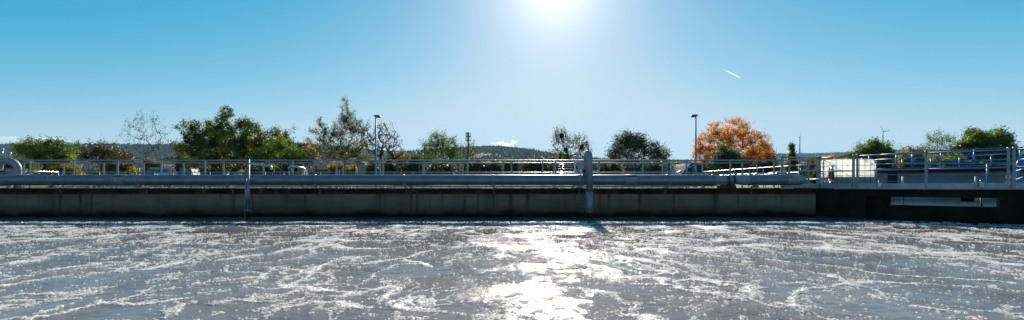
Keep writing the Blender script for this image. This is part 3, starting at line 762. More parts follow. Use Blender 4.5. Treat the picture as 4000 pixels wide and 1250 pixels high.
p3=[(-31.7+1.3*i,33.4,DECK) for i in range(35)]
railing('railing','long low looking far railing with grey toe boards across the basin',None,p3,1.10,[1.10,.58],M['galv'],pr=.022,rr=.012,top_r=.019,ball=True,toe=.13,toe_mat=M['alu'])
# railing coming towards the viewer on the far left
railing('railing','short sunlit railing receding at the far left behind the arched pipe',None,[(-31.9,33.3,DECK),(-32.4,31.2,DECK),(-32.9,29.2,DECK),(-33.2,27.4,DECK)],1.10,[1.10,.55],M['steel'],top_r=.022)
# bright sloping looking rails on the right: the basin edge running towards the viewer
pe=[Vector((13.32,33.2,DECK)).lerp(Vector((14.1,21.6,DECK)),t) for t in (0,.12,.25,.37,.5,.62,.75,.87,1)]
railing('railing','bright sunlit three bar railing running from the far basin corner to the stair',None,pe,1.10,[1.10,.80,.45],M['steel'],top_r=.026,rr=.02)
pe2=[Vector((18.5,36.5,DECK)).lerp(Vector((17.2,24.5,DECK)),t) for t in (0,.2,.4,.6,.8,1)]
railing('railing','low blue and white railing on the grass behind the pipe end',None,pe2,.95,[.95,.5],M['blue'],top_r=.024,rr=.02)
# sloping handrail with its post right of centre
hr=thing('stair_handrail',at(2700,735,21.3),'sloping steel handrail falling to the left in front of the brown roofed shed','railing')
mb=MB(); mb.tube([at(2622,683,21.3),at(2705,648,21.3)],.02,8); mb.tube([at(2705,648,21.3),at(2712,643,21.3),at(2716,656,21.3),at(2726,682,21.3)],.018,8); mb.build('handrail',M['steel'],hr)
mb=MB(); mb.tube([at(2709,735,21.3),at(2709,646,21.3)],.022,8); mb.build('post',M['galv'],hr)

# ------------------------------------------------------------------ the big pipe
YP=16.6; ZP=ZC+(HOR-703)/F*YP; RP=.184
pipe=thing('main_pipe',(0,YP,ZP),'long thick grey steel pipe along the top of the tank wall','pipe')
def lathe_x(segs,name,mat,parent,yc=YP,zc=ZP,n=36):
    mb=MB(); vs=[]; m=len(segs)
    for (x,r) in segs:
        for k in range(n):
            t=2*math.pi*k/n; vs.append((x,yc+r*math.cos(t),zc+r*math.sin(t)))
    fs=[(i*n+k,(i+1)*n+k,(i+1)*n+(k+1)%n,i*n+(k+1)%n) for i in range(m-1) for k in range(n)]
    mb.add(vs,fs,True); mb.add([vs[k] for k in range(n)],[tuple(range(n))]); mb.add([vs[(m-1)*n+k] for k in range(n)],[tuple(reversed(range(n)))])
    return mb.build(name,mat,parent)
px_=lambda p: X(p,YP)
lathe_x([(-21.5,RP),(px_(2790),RP)],'pipe_run',M['pipe'],pipe)
lathe_x([(px_(2790),RP),(px_(2800),RP*.99),(px_(2832),RP*.80),(px_(2838),RP*.80)],'reducer',M['pipe_light'],pipe)
for a,b in ((2836,2844),(2858,2866)):
    fl=lathe_x([(px_(a),RP*.80),(px_(a),RP*1.02),(px_(b),RP*1.02),(px_(b),RP*.80)],'flange',M['dark_metal'],pipe)
    mb=MB()
    for k in range(10):
        t=2*math.pi*k/10+.2; mb.tube([(px_(a)-.03,YP+RP*.93*math.cos(t),ZP+RP*.93*math.sin(t)),(px_(b)+.03,YP+RP*.93*math.cos(t),ZP+RP*.93*math.sin(t))],.013,6)
    mb.build('bolts',M['steel'],fl)
lathe_x([(px_(2844),RP*.86),(px_(2858),RP*.86)],'valve_body',M['pipe'],pipe)
lathe_x([(px_(2865),RP*.80),(px_(2872),RP*.82),(px_(2905),RP*1.0),(px_(2920),RP)],'reducer',M['pipe_light'],pipe)
lathe_x([(px_(2920),RP),(px_(3070),RP)],'pipe_run',M['pipe'],pipe)
cap=[(px_(3070),RP),(px_(3110),RP)]+[(px_(3110)+.36*math.sin(a),RP*math.cos(a)) for a in np.linspace(.1,1.5,9)]
endc=lathe_x(cap,'end_cap',M['pipe_light'],pipe)
# marking on the end
cu=bpy.data.curves.new('number_marking','FONT'); cu.body='27'; cu.size=.085; cu.extrude=.0008; cu.align_x='CENTER'; cu.align_y='CENTER'
cu.materials.append(M['black_rubber']); to=bpy.data.objects.new('number_marking',cu); COL.objects.link(to); to.parent=endc
me_=bpy.data.meshes.new_from_object(to.evaluated_get(bpy.context.evaluated_depsgraph_get())); bpy.data.objects.remove(to)
me_.materials.clear(); me_.materials.append(M['black_rubber']); to=bpy.data.objects.new('number_marking',me_); COL.objects.link(to); to.parent=endc
to.location=(px_(3099)-wl(endc).x,-(RP+.0025),-.01); to.rotation_euler=(math.radians(90),0,0)
# rings / couplings
for p_ in (203,545,612,888,1232,1577,1925,2263,2605,2782,2926,2948,3083):
    wdt=5 if p_ not in (1925,2263) else 8
    lathe_x([(px_(p_-wdt/2),RP*.99),(px_(p_-wdt/2)+.006,RP*1.055),(px_(p_+wdt/2)-.006,RP*1.055),(px_(p_+wdt/2),RP*.99)],'coupling_ring',M['pipe_light'] if p_ in(203,545,1925,2263) else M['pipe'],pipe)
for a,b in ((449,493),(2440,2487)):
    cl=lathe_x([(px_(a),RP*.99),(px_(a)+.004,RP*1.045),(px_(b)-.004,RP*1.045),(px_(b),RP*.99)],'repair_clamp',M['pipe_light'],pipe)
    mb=MB(); nb_=6
    for k in range(nb_):
        x=px_(a)+.06+(px_(b)-px_(a)-.10)*k/(nb_-1)
        mb.tube([(x,YP-.06,ZP+RP*1.06),(x,YP-.085,ZP+RP*1.06+.055)],.007,6)
        mb.box((x,YP-.145,ZP+.115),(.022,.03,.07)); 
    mb.box(((px_(a)+px_(b))/2,YP-.155,ZP+.125),(px_(b)-px_(a)-.06,.02,.018))
    mb.build('clamp_bolts',M['dark_metal'],cl)
# brackets under the pipe
for p_ in (-130,203,545,888,1232,1577,1925,2263,2605,2948):
    x=px_(p_)+.03
    b_=thing('pipe_bracket',(x,16.95,DECK-.2),'bracket','bracket','steel brackets carrying the big pipe')
    mb=MB(); mb.box((x,16.894,DECK-.10),(.07,.018,.24)); mb.build('back_plate',M['dark_metal'],b_)
    mb=MB(); mb.box((x,16.66,DECK+.045),(.06,.48,.05)); mb.build('arm',M['galv'],b_)
    mb=MB(); mb.add([(x-.055,YP-.09,ZP-RP*.93-.055),(x+.055,YP-.09,ZP-RP*.93-.055),(x+.055,YP+.09,ZP-RP*.93-.055),(x-.055,YP+.09,ZP-RP*.93-.055),
                     (x-.055,YP-.12,ZP-RP*.74),(x+.055,YP-.12,ZP-RP*.74),(x+.055,YP+.12,ZP-RP*.74),(x-.055,YP+.12,ZP-RP*.74)],[(0,3,2,1),(0,1,5,4),(1,2,6,5),(2,3,7,6),(3,0,4,7)]); mb.build('saddle',M['pipe_light'],b_)
BR={-130:'pipe bracket nearest the left end of the wall',203:'pipe bracket just right of the arched pipe at the far left',545:'pipe bracket right of the left repair clamp',888:'pipe bracket left of the two thin riser pipes',1232:'pipe bracket below the dark roofed house',1577:'pipe bracket midway between left street lamp and antenna mast',1925:'pipe bracket below the steam cloud on the hill',2263:'pipe bracket touching the thick vertical pipe on its left',2605:'pipe bracket below the brown roofed shed',2948:'pipe bracket right of the flanged valve'}
for o,l in zip([o for o in COL.objects if o.name.startswith('pipe_bracket')],BR.values()): o['label']=l
# small white footing blocks under the pipe on the coping
FB=[(31,'left end beside the arched pipe'),(341,'between arched pipe and left repair clamp'),(563,'below the bare sapling'),(660,'left under the big apple tree'),(1290,'left below the pear tree'),(1606,'right of the midway bracket'),(2238,'below the white control cabinet')]
for p_,l in FB:
    x=X(p_,17.0); mb=MB(); mb.box((x,17.05,DECK+.03),(.10,.10,.055)); mb.box((x-.02,17.05,DECK+.075),(.20,.08,.035),.15)
    tag(mb.build('support_block',M['concrete_light'],loc=(x,17.05,DECK)),'small pale support block under the pipe, '+l,'block','support blocks on the coping')
# dark valve plinth
mb=MB(); x=X(2842,16.9); mb.box((x,16.98,DECK+.05),(.62,.16,.10)); mb.box((x-.02,16.99,DECK+.115),(.38,.12,.03)); tag(mb.build('valve_plinth',M['rust'],loc=(x,16.98,DECK)),'rusty brown plinth under the flanged valve of the pipe','plinth')

# big vertical downpipe with gooseneck
dp=thing('vertical_pipe',(X(2300,16.25),16.25,0),'thick grey vertical pipe with arched top dropping into the water','pipe')
xb_=X(2290,16.85); xf=X(2302,16.2); r=.112
ztop=ZC+(HOR-632)/F*16.4
a=Vector((xb_,16.78,ztop)); b=Vector((xf,16.16,ztop)); c=(a+b)/2; ux=(a-b).normalized(); rad=(a-b).length/2
bend=arc(c,rad,0,math.pi,ux,(0,0,1),12)
mb=MB(); mb.tube([(xb_,16.78,ZP+.05)]+bend+[(xf,16.16,.9)],r,20); mb.build('gooseneck',M['pipe_light'],dp)
mb=MB(); mb.tube([(xf,16.16,.9),(xf,16.16,.02)],r*1.02,20); mb.tube([(xf,16.16,ztop-.19),(xf,16.16,ztop-.215)],r*1.07,20); mb.build('drop_leg',M['pipe_light'],dp)
for z in (ZP+.275,ZP+.335):
    mb=MB(); mb.tube([(xb_,16.78,z),(xb_,16.78,z+.028)],.165,16)
    for k in range(8): mb.tube([(xb_+.145*math.cos(k*.785),16.78+.145*math.sin(k*.785),z-.02),(xb_+.145*math.cos(k*.785),16.78+.145*math.sin(k*.785),z+.05)],.01,6)
    mb.build('flange',M['rust'],dp)
mb=MB(); mb.tube([(xb_,16.75,ZP+.12),(xb_,16.78,ZP+.27)],[.19,.125],16); mb.build('branch_collar',M['pipe'],dp)
mb=MB(); mb.tube([(xf,16.16,.19),(xf,16.16,.02)],[r*1.03,r*1.05],20); mb.build('tide_mark',M['concrete_dark'],dp)
gt=Vector((X(2297,16.4),16.4,ztop+rad+r))
gg=MB(); gg.tube([gt-Vector((0,0,.05)),gt+Vector((0,0,.07))],.03,8); gg.tube([gt+Vector((-.03,0,.04)),gt+Vector((-.05,0,.22))],.012,6); gg.tube([gt+Vector((.02,0,.06)),gt+Vector((.03,0,.16)),gt+Vector((.07,0,.165))],.017,6)
gg.tube([gt+Vector((-.16,0,.09)),gt+Vector((-.05,0,.09))],.01,6)
gp=gg.build('air_valve',M['dark_metal'],dp)
mb=MB(); mb.tube([gt+Vector((-.052,-.02,.255)),gt+Vector((-.052,.02,.255))],.05,16); mb.build('gauge_dial',M['pipe_light'],gp)
mb=MB(); mb.tube([(xf-.29,16.2,.42),(xf-.14,16.2,.43),(xf-.13,16.2,.40),(xf-.125,16.2,.04)],.011,6); mb.build('sample_line',M['galv'],dp)

# left arch
la=thing('arched_pipe',at(40,735,17.7),'pale arched pipe with valves on top at the far left edge','pipe')
Ya=17.75; xr=X(69,Ya); xl=X(-2,Ya); zt=ZC+(HOR-655)/F*Ya
mb=MB(); mb.tube([(xr,Ya,DECK),(xr,Ya,zt)]+arc(((xr+xl)/2,Ya,zt),(xr-xl)/2,0,math.pi,(1,0,0),(0,-.2,.78),14)[1:]+[(xl,Ya-.25,zt-.1)],.118,18); mb.build('arch',M['pipe_light'],la)
mb=MB(); mb.tube([(xl,Ya-.25,zt-.08),(xl,Ya-.25,zt-.13)],.19,16); mb.build('flange',M['dark_metal'],la)
mb=MB(); mb.tube([(xl,Ya-.25,zt-.13),(xl,Ya-.3,zt-.3),(xl+.1,Ya-.8,ZP+.1)],.12,14); mb.build('elbow',M['pipe_light'],la)
mb=MB()
for dx,hh in ((-.12,.32),(.16,.17)):
    c=Vector(((xr+xl)/2+dx,Ya-.1,zt+.36)); mb.tube([c,c+Vector((0,0,hh-.04))],.022,8); mb.ball(c+Vector((0,0,hh)),.045,8); mb.tube([c+Vector((-.05,0,hh*.5)),c+Vector((.06,0,hh*.5))],.02,8)
mb.build('air_valve',M['steel'],la)

# thin risers and take-off at left centre
YR=16.25
rp_=thing('riser_pipe',(X(972,YR),YR,0),'shiny thin riser pipe bending right into a valve on the big pipe','pipe')
x9=X(970,YR); zh=ZC+(HOR-640)/F*YR; x10=X(1061,YP)
mb=MB(); mb.tube([(x9,YR,-.05),(x9,YR,ZC+(HOR-622)/F*YR)],.042,12); mb.build('riser',M['galv'],rp_)
e1=Vector((x10-.10,YP,zh-.05))
mb=MB(); mb.tube([(x9,YR,-.05),(x9,YR,.20)],.050,12); mb.build('tide_mark',M['concrete_dark'],rp_)
mb=MB(); mb.tube([(x9,YR,zh+.02),e1]+arc(e1-Vector((0,0,.10)),.10,math.pi/2,0,(1,0,0),(0,0,1),6)[1:]+[(x10,YP,ZP+.16)],.037,12); mb.tube([Vector((x9,YR,zh+.02)).lerp(e1,.62),Vector((x9,YR,zh+.02)).lerp(e1,.65)],.05,12); mb.build('branch',M['steel'],rp_)
mb=MB(); mb.tube([(x10,YP,zh-.20),(x10,YP,zh-.245)],.10,14); mb.tube([(x10,YP,zh-.26),(x10,YP,zh-.285)],.09,14); mb.beam((x10-.20,YP,zh-.215),(x10-.02,YP,zh-.215),.03,.02); mb.build('valve',M['black_rubber'],rp_)
mb=MB(); zt_=ZC+(HOR-822)/F*YR; mb.tube([(x9-.1,YR-.02,zt_+.02),(x9+.03,YR-.03,zt_+.02),(x9+.12,YR-.05,zt_),(x9+.14,YR-.05,zt_-.05)],.018,8); mb.box((x9+.01,YR-.04,zt_+.03),(.10,.05,.03)); mb.build('tap',M['galv'],rp_)
r2=thing('riser_pipe',(X(960,YR),YR,0),'slimmer open topped tube standing left of the shiny riser pipe','pipe')
mb=MB(); mb.tube([(X(958,YR)-.01,YR,-.05),(X(962,YR),YR,ZC+(HOR-677)/F*YR)],.026,10); mb.build('tube',M['galv'],r2)
mb=MB(); zz_=ZC+(HOR-820)/F*YR; mb.box((X(964,YR),YR,zz_),(.16,.07,.022)); mb.box((X(964,YR),YR+.35,zz_),(.03,.7,.03)); mb.build('wall_clip',M['galv'],r2)
r3=thing('branch_pipe',(X(1130,16.7),16.7,ZP+.18),'small shiny branch pipe with valve right of the riser pipe','pipe')
x11=X(1129,16.7); x12=X(1194,17.7); zb_=ZC+(HOR-648)/F*16.8
mb=MB(); mb.tube([(x11,16.7,ZP+.15),(x11,16.7,zb_-.06),(x11+.05,16.72,zb_),(x12-.07,17.66,zb_-.03),(x12,17.7,zb_-.12),(x12,17.7,DECK)],.034,12); mb.build('branch',M['steel'],r3)
mb=MB(); mb.tube([(x11,16.7,zb_-.18),(x11,16.7,zb_-.14)],.085,14); mb.tube([(x11,16.7,zb_-.11),(x11,16.7,zb_-.09)],.075,14); mb.beam((x11-.34,16.7,zb_-.18),(x11,16.7,zb_-.2),.018,.012); mb.tube([(x11,16.7,zb_),(x11,16.7,zb_+.12)],.012,6); mb.ball((x11,16.7,zb_+.13),.025); mb.build('valve',M['black_rubber'],r3)

# control cabinet with ladder-like bars
cb=thing('control_cabinet',at(2258,735,18.3),'pale control cabinet standing behind the thick vertical pipe','cabinet')
c=at(2258,690,18.3); wd=28/F*18.3
mb=MB(); mb.box((c.x,18.3,(DECK+ZC+(HOR-632)/F*18.3)/2),(wd,.25,ZC+(HOR-632)/F*18.3-DECK)); mb.build('housing',M['white'],cb)
mb=MB(); mb.box((c.x+.02,18.16,ZC+(HOR-648)/F*18.3),(wd*.8,.03,.26)); mb.build('door',M['pipe_light'],cb)
mb=MB(); mb.tube([(c.x-.08,18.12,ZC+.80),(c.x-.05,18.1,ZC+.62),(c.x+.03,18.1,ZC+.52)],.02,8); mb.build('cable',M['black_rubber'],cb)
mb=MB()
cc=Vector((c.x-.0,18.3,ZC+(HOR-632)/F*18.3)); mb.tube([cc,cc+Vector((0,0,.2))],.01,6); mb.ball(cc+Vector((0,0,.25)),.055); mb.build('antenna',M['pipe_light'],cb)
br=thing('cable_rack',at(2205,735,18.6),'rack of thin bright horizontal bars left of the control cabinet','rack')
for py in (642,650,659,669,677):
    mb=MB(); mb.tube([at(2160,py,18.6),at(2240,py,18.6)],.010,6); mb.build('bar',M['steel'],br)
mb=MB(); mb.tube([at(2161,735,18.6),at(2161,638,18.6)],.018,8); mb.build('upright',M['galv'],br)

# ------------------------------------------------------------------ deck on the right
dk=thing('walkway_deck',(12.8,15.6,0),'dark concrete walkway deck with open culvert on the right','walkway')
def off_line(L,d):   # offset the plan line to the far side
    out=[]
    for i,p in enumerate(L):
        a=Vector((*L[max(0,i-1)],0)); b=Vector((*L[min(len(L)-1,i+1)],0)); t=(b-a).normalized(); nrm=Vector((-t.y,t.x,0))
        if nrm.y<0 : nrm=-nrm
        out.append((p[0]+nrm.x*d,p[1]+nrm.y*d))
    return out
DL_=[(10.93,17.3),(11.70,16.20),(12.85,14.70),(14.05,13.35),(16.6,10.4),(19.0,7.0)]
FA=[(10.93,17.36),(11.78,16.25),(12.93,14.75),(14.13,13.40),(16.68,10.45),(19.08,7.05)]
bk=[(19.9,7.7),(17.6,11.4),(15.4,14.2),(15.2,17.2),(26.2,19.4),(26.2,21.9),(10.96,21.0)]
mb=MB(); mb.prism(FA+bk,.75,DECK-.004); mb.build('deck_slab',M['concrete_dark'],dk)
mb=MB(); 
lip=[(9.55,16.80),(11.2,17.2),(11.66,16.14),(12.81,14.64),(14.01,13.29),(16.56,10.34),(18.96,6.94)]
mb.prism(lip+[(19.5,7.3),(17.0,10.7),(14.4,13.7),(13.2,15.1),(12.1,16.5),(11.3,17.7),(9.55,17.2)],DECK-.03,DECK+.004); mb.build('edge_strip',M['concrete_light'],dk)
# solid wall section, culvert baffle and pier
def lerp2(a,b,t): return (a[0]+(b[0]-a[0])*t,a[1]+(b[1]-a[1])*t)
def on_line(px):     # point of the deck front line seen at a pixel column
    for a,b in zip(FA[:-1],FA[1:]):
        for t in np.linspace(0,1,60):
            q=lerp2(a,b,t)
            if abs(2000+q[0]/q[1]*F-px)<6: return q
    return FA[-1]
qa=on_line(3385); qb=on_line(3468); qc=on_line(3905)
mb=MB(); mb.prism([FA[0],FA[1],qa,(qa[0]+.6,qa[1]+.6),(12.4,17.6),(11.0,17.9)],-.4,.745); mb.build('side_wall',M['concrete_dark'],dk)
mb=MB(); mb.prism([(qa[0]+.16,qa[1]+.16),(qb[0]+.10,qb[1]+.10),(qb[0]+.5,qb[1]+.45),(qa[0]+.6,qa[1]+.6)],-.4,.745); mb.build('recess_wall',M['concrete_dark'],dk)
mb=MB(); mb.prism([(qb[0]+.05,qb[1]+.05),FA[3] if False else (13.6,14.12),(qc[0]+.05,qc[1]+.05),(qc[0]+.5,qc[1]+.4),(14.1,14.6),(qb[0]+.5,qb[1]+.45)],-.4,.47); mb.build('baffle',M['concrete_dark'],dk)
mb=MB(); mb.prism([qc,FA[4],FA[5],(FA[5][0]+1,FA[5][1]+.8),(qc[0]+1.0,qc[1]+.55)],-.4,.745); mb.build('pier',M['concrete_dark'],dk)
c=at(3778,775,19.5); mb=MB(); mb.box((c.x,19.5,.62),(.26,.3,.30)); mb.build('hanging_stub',M['concrete_dark'],dk)
c=at(3900,800,15.2); mb=MB(); mb.box((c.x,15.2,.52),(.055,.055,.5)); tag(mb.build('timber_post',M['wood'],loc=(c.x,15.2,.25)),'pale timber post under the deck at the right end of the culvert','post')
for px,Y_,l in ((3530,16.3,'thin hanging rod with a cone weight at the left of the culvert'),(3818,16.0,'thin hanging rod with a round weight near the right end of the culvert')):
    c=at(px,808,Y_); t=thing('hanging_weight',(c.x,Y_,.75),l,'weight','weights hanging in the culvert')
    mb=MB(); mb.tube([(c.x,Y_,.75),(c.x,Y_,c.z)],.010,6); mb.build('rod',M['dark_metal'],t)
    mb=MB(); mb.tube([(c.x,Y_,c.z+.05),(c.x,Y_,c.z-.04)],[.01,.08] if px<3600 else [.05,.06],10); mb.build('weight',M['galv'],t)
mb=MB(); c=at(3834,800,16.0); mb.tube([(c.x-.03,16,.75),(c.x+.03,16,.2)],.022,8); tag(mb.build('support_rod',M['dark_metal'],loc=(c.x,16,.2)),'dark slanted rod just right of the round hanging weight','rod')

# front railing of the deck: panels between posts, each with a toe board
def rail_panel(a,b,label,h=1.13,rails=(1.10,.60),both=True,extra=None):
    a=Vector((*a,DECK)); b=Vector((*b,DECK)); t=thing('deck_railing',(a+b)/2,label,'railing','railing panels along the deck edge')
    for p in ((a,b) if both else (a,)):
        mb=MB(); mb.box((p.x,p.y,p.z+h/2),(.062,.05,h),math.atan2((b-a).y,(b-a).x)); mb.ball(p+Vector((0,0,h+.012)),.036,8); mb.build('post',M['galv'],t)
    for i,z in enumerate(rails):
        mb=MB(); mb.tube([a+Vector((0,0,z)),b+Vector((0,0,z))],.024 if i==0 else .02,8); mb.build('top_rail' if i==0 else 'mid_rail',M['galv'],t)
    mb=MB(); d=(b-a).normalized(); mb.beam(a+d*.035+Vector((0,0,.085)),b-d*.035+Vector((0,0,.085)),.012,.155); mb.build('toe_board',M['alu'],t)
    return t
def fp(px,i0,i1):   # point on the rail line through two plan points at a pixel column
    a=i0; b=i1; s=(px-2000)/F
    t=(s*a[1]-a[0])/((b[0]-a[0])-s*(b[1]-a[1])); return lerp2(a,b,t)
A0,A1=(9.62,16.86),(11.22,17.28); B0,B1=(11.72,16.24),(12.87,14.74); C1=(14.07,13.39); D1=(16.6,10.42)
rail_panel(A0,A1,'leftmost deck railing panel in front of the rounded pipe end')
rail_panel(A1,fp(3333,A1,(11.7,16.30)),'deck railing panel directly left of the two close posts before the tank',both=False)
t=rail_panel(fp(3333,A1,(11.7,16.30)),fp(3334.5,A1,(11.7,16.30)),'x') if False else None
mid=Vector((*fp(3334,A1,(11.7,16.3)),DECK))
pg=thing('gate_column',mid,'left one of the two close steel posts in front of the white tank','post'); mb=MB(); mb.box((mid.x,mid.y,mid.z+.565),(.07,.05,1.13)); mb.ball(mid+Vector((0,0,1.142)),.037,8); mb.build('post',M['galv'],pg)
s1=Vector((*fp(3349,B0,B1),0)); s2=fp(3617,B0,B1); s3=fp(3939,B1,C1); s4=fp(3961,B1,C1)
rail_panel((s1.x,s1.y),(s2[0]-.0,s2[1]),'deck railing panel spanning from the white tank to the middle post',both=False)
rail_panel(s2,s3,'deck railing panel left of the red and white striped board')
rail_panel(s4,D1,'deck railing panel at the right edge beyond the striped board')
# inner short return railings near the stair
railing('railing','short inner railing behind the rounded pipe end',None,[(X(3083,18.0),18.0,DECK),(X(3158,18.3),18.3,DECK)],1.08,[1.08,.86],M['galv'],pr=.03,sq=True,post_w=.07,top_r=.024)
railing('railing','stair railing receding from the deck beside the life ring',None,[(X(3195,17.4),17.45,DECK),(X(3217,18.7),18.7,DECK),(X(3238,20.1),20.1,DECK)],1.10,[1.10,.55],M['galv'],sq=True,post_w=.06,top_r=.024)
mb=MB(); p=Vector((X(3209,19.4),19.4,DECK)); mb.tube([p,p+Vector((0,0,1.05)),p+Vector((-.1,0,1.06))],.026,8); mb.box((p.x,p.y,p.z+.006),(.12,.12,.012)); tag(mb.build('gate_column',M['galv'],loc=p),'single thin post behind the stair railing','post')
for px,Yv,l in ((3432,16.0,'steel clamp with bolt on the toe board below the tank right side'),(3828,13.95,'steel clamp with bolt on the toe board left of the striped board')):
    q=fp(px,B0,B1) if px<3617 else fp(px,B1,C1); z=DECK+.1
    mb=MB(); mb.box((q[0]-.04,q[1]-.06,z),(.12,.07,.13)); mb.tube([(q[0]-.04,q[1]-.06,z),(q[0]-.04,q[1]-.06,z+.16)],.012,6); mb.box((q[0]-.04,q[1]-.06,z+.07),(.16,.09,.02))
    tag(mb.build('clamp',M['steel'],loc=(q[0],q[1],DECK)),l,'clamp','clamps on the toe board')
# striped warning board
q=((s3[0]+s4[0])/2+.04,(s3[1]+s4[1])/2+.12); wb=thing('striped_board',(q[0],q[1],DECK),'red and white striped warning board between two steel posts','sign')
zt_=ZC+(HOR-673)/F*q[1]; hh=zt_-DECK-.02
for i in range(5):
    mb=MB(); mb.box((q[0],q[1],DECK+.02+hh*(i+.5)/5),(.13,.02,hh/5)); mb.build('stripe',M['red'] if i%2==0 else M['white'],wb)
# near blue stair rail at right edge
bs=thing('blue_stair_rail',(X(3975,13.2),13.2,DECK),'blue stair railing with white rails at the extreme right edge','railing')
mb=MB(); mb.tube([at(3976,733,13.4),at(3976,640,13.4),at(3980,630,13.4),at(3992,625,13.4),at(4040,612,12.6),at(4110,590,12.0)],.035,10); mb.build('frame',M['blue'],bs)
for (y0,y1) in ((667,648),(700,680)):
    mb=MB(); mb.tube([at(3972,y0,13.4),at(4110,y1-20,12.0)],.02,8); mb.build('rail',M['blue'],bs)

# IBC tank
ib=thing('liquid_container',(X(3340,18.3),18.3,DECK),'big white cube shaped plastic tank inside a steel cage','tank')
x0,x1=X(3268,18.3),X(3421,18.3); zb0=DECK+.05; zt0=ZC+(HOR-620)/F*18.3; zl=ZC+(HOR-691)/F*18.3
def rbox(x0,x1,y0,y1,z0,z1,rr,top=True,n=5):
    mb=MB(); prof=[]
    zs=[(z0,0)]+([(z1-rr*(1-math.sin(a)),rr*(1-math.cos(a))) for a in np.linspace(0,math.pi/2,5)] if top else [(z1,0)])
    vs=[]; cnt=0
    for z,ins in zs:
        X0,X1_,Y0,Y1_=x0+ins,x1-ins,y0+ins,y1-ins; rc=max(.02,rr-ins*.5); ring=[]
        for cx,cy,a0 in ((X1_-rc,Y0+rc,-math.pi/2),(X1_-rc,Y1_-rc,0),(X0+rc,Y1_-rc,math.pi/2),(X0+rc,Y0+rc,math.pi)):
            for i in range(n): a=a0+math.pi/2*i/(n-1); ring.append((cx+rc*math.cos(a),cy+rc*math.sin(a),z))
        vs+=ring; cnt=len(ring)
    fs=[(i*cnt+k,i*cnt+(k+1)%cnt,(i+1)*cnt+(k+1)%cnt,(i+1)*cnt+k) for i in range(len(zs)-1) for k in range(cnt)]
    mb.add(vs,fs,True); m=len(zs)-1; mb.add(vs[m*cnt:],[tuple(range(cnt))],True); mb.add(vs[:cnt],[tuple(reversed(range(cnt)))])
    return mb
def mat_trans(name,c,tr,tcol):
    t=NT(name); b=t.n('ShaderNodeBsdfPrincipled'); b.inputs['Roughness'].default_value=.35
    cc=t.ramp(t.noise(t.pos(),3,4),[(.3,tuple(x*.85 for x in c)),(.7,c)]); t.l(cc,b.inputs['Base Color'])
    k=t.n('ShaderNodeBsdfTranslucent'); k.inputs[0].default_value=(*tcol,1); m=t.n('ShaderNodeMixShader'); m.inputs[0].default_value=tr
    t.l(b.outputs[0],m.inputs[1]); t.l(k.outputs[0],m.inputs[2])
    q=t.n('ShaderNodeBsdfTransparent'); m2=t.n('ShaderNodeMixShader'); m2.inputs[0].default_value=.28 if tr>.5 else 0
    t.l(m.outputs[0],m2.inputs[1]); t.l(q.outputs[0],m2.inputs[2]); t.l(m2.outputs[0],t.out.inputs[0]); return t.m
M['ibc']=mat_trans('milky_plastic',(.9,.88,.80),.86,(1,1,.92))
M['ibc_shade']=mat_trans('shaded_milky_plastic',(.30,.36,.38),.15,(.3,.4,.45))  # greyer plastic: shade on the tank's lower quarter put into the colour
rbox(x0,x1,18.3,19.3,zl,zt0,.10).build('bottle',M['ibc'],ib)
rbox(x0+.002,x1-.002,18.302,19.298,zb0,zl-.002,.10,False).build('shaded_bottom',M['ibc_shade'],ib)  # darker lower part, painted in place of the shadow across the tank's foot
mb=MB(); mb.box(((x0+x1)/2,18.8,DECK+.025),(x1-x0,1.0,.045)); mb.build('pallet',M['galv'],ib)
mb=MB()
nv=8
for i in range(nv):
    x=x0-.01+(x1-x0+.02)*i/(nv-1)
    for y in (18.285,19.315): mb.tube([(x,y,DECK+.04),(x,y,zt0-.03)],.0095,6)
for z in np.linspace(DECK+.07,zt0-.25,5)[0:]:
    mb.tube([(x0-.015,18.27,z),(x1+.015,18.27,z),(x1+.015,19.33,z),(x0-.015,19.33,z),(x0-.015,18.27,z)],.0095,6)
mb.build('cage',M['galv'],ib)
mb=MB(); c=Vector((X(3378,18.4),18.45,zt0)); mb.tube([c+Vector((0,0,-.03)),c+Vector((0,0,.03))],.09,14); mb.tube([c+Vector((.25,.3,-.03)),c+Vector((.25,.3,.02))],.05,12); mb.build('lid',M['white'],ib)
# life ring
lf=thing('life_ring',at(3248,684,17.9),'red orange life ring with white bands hanging beside the white tank','life ring')
cx_=at(3247,684,18.0); R_=.30; dirx=Vector((.42,.9,0)).normalized()
def torus_seg(a0,a1,rr,n=10): return [cx_+dirx*(R_*math.cos(a))+Vector((0,0,R_*math.sin(a))) for a in np.linspace(a0,a1,n)]
mb=MB(); mb.tube(torus_seg(0,2*math.pi,.055,33),.052,12,cap=False); mb.build('ring',M['orange'],lf)
for k in range(4):
    a=math.pi/4+k*math.pi/2; mb=MB(); mb.tube(torus_seg(a-.2,a+.2,.06,5),.056,12); mb.build('band',M['white'],lf)
mb=MB(); mb.tube([at(3253,733,18.05),at(3253,640,18.05)],.02,8); mb.build('stand_post',M['galv'],lf)
# float lamp ball
c=at(3041,675,22); fl=thing('work_lamp',(c.x,22,DECK),'small round pale yellow lamp on a stand behind the pipe','lamp')
mb=MB(); mb.ball(c,.075,12); mb.build('globe',M['yellow'],fl); mb=MB(); mb.ball(c+Vector((-.05,-.02,.01)),.062,12); mb.build('cap',M['white'],fl); mb=MB(); mb.tube([(c.x,22,DECK),(c.x,22,c.z-.07)],.015,6); mb.build('stand',M['dark_metal'],fl)
c=at(2954,632,24); bx=thing('junction_box',(c.x,24,DECK),'grey junction box on a post left of the pipe end','box'); mb=MB(); mb.box((c.x,24,c.z),(.14,.1,.20)); mb.box((c.x,23.94,c.z),(.12,.02,.17)); mb.build('box',M['pipe_light'],bx); mb=MB(); mb.tube([(c.x+.04,24,DECK),(c.x+.04,24,c.z)],.03,8); mb.build('post',M['galv'],bx)

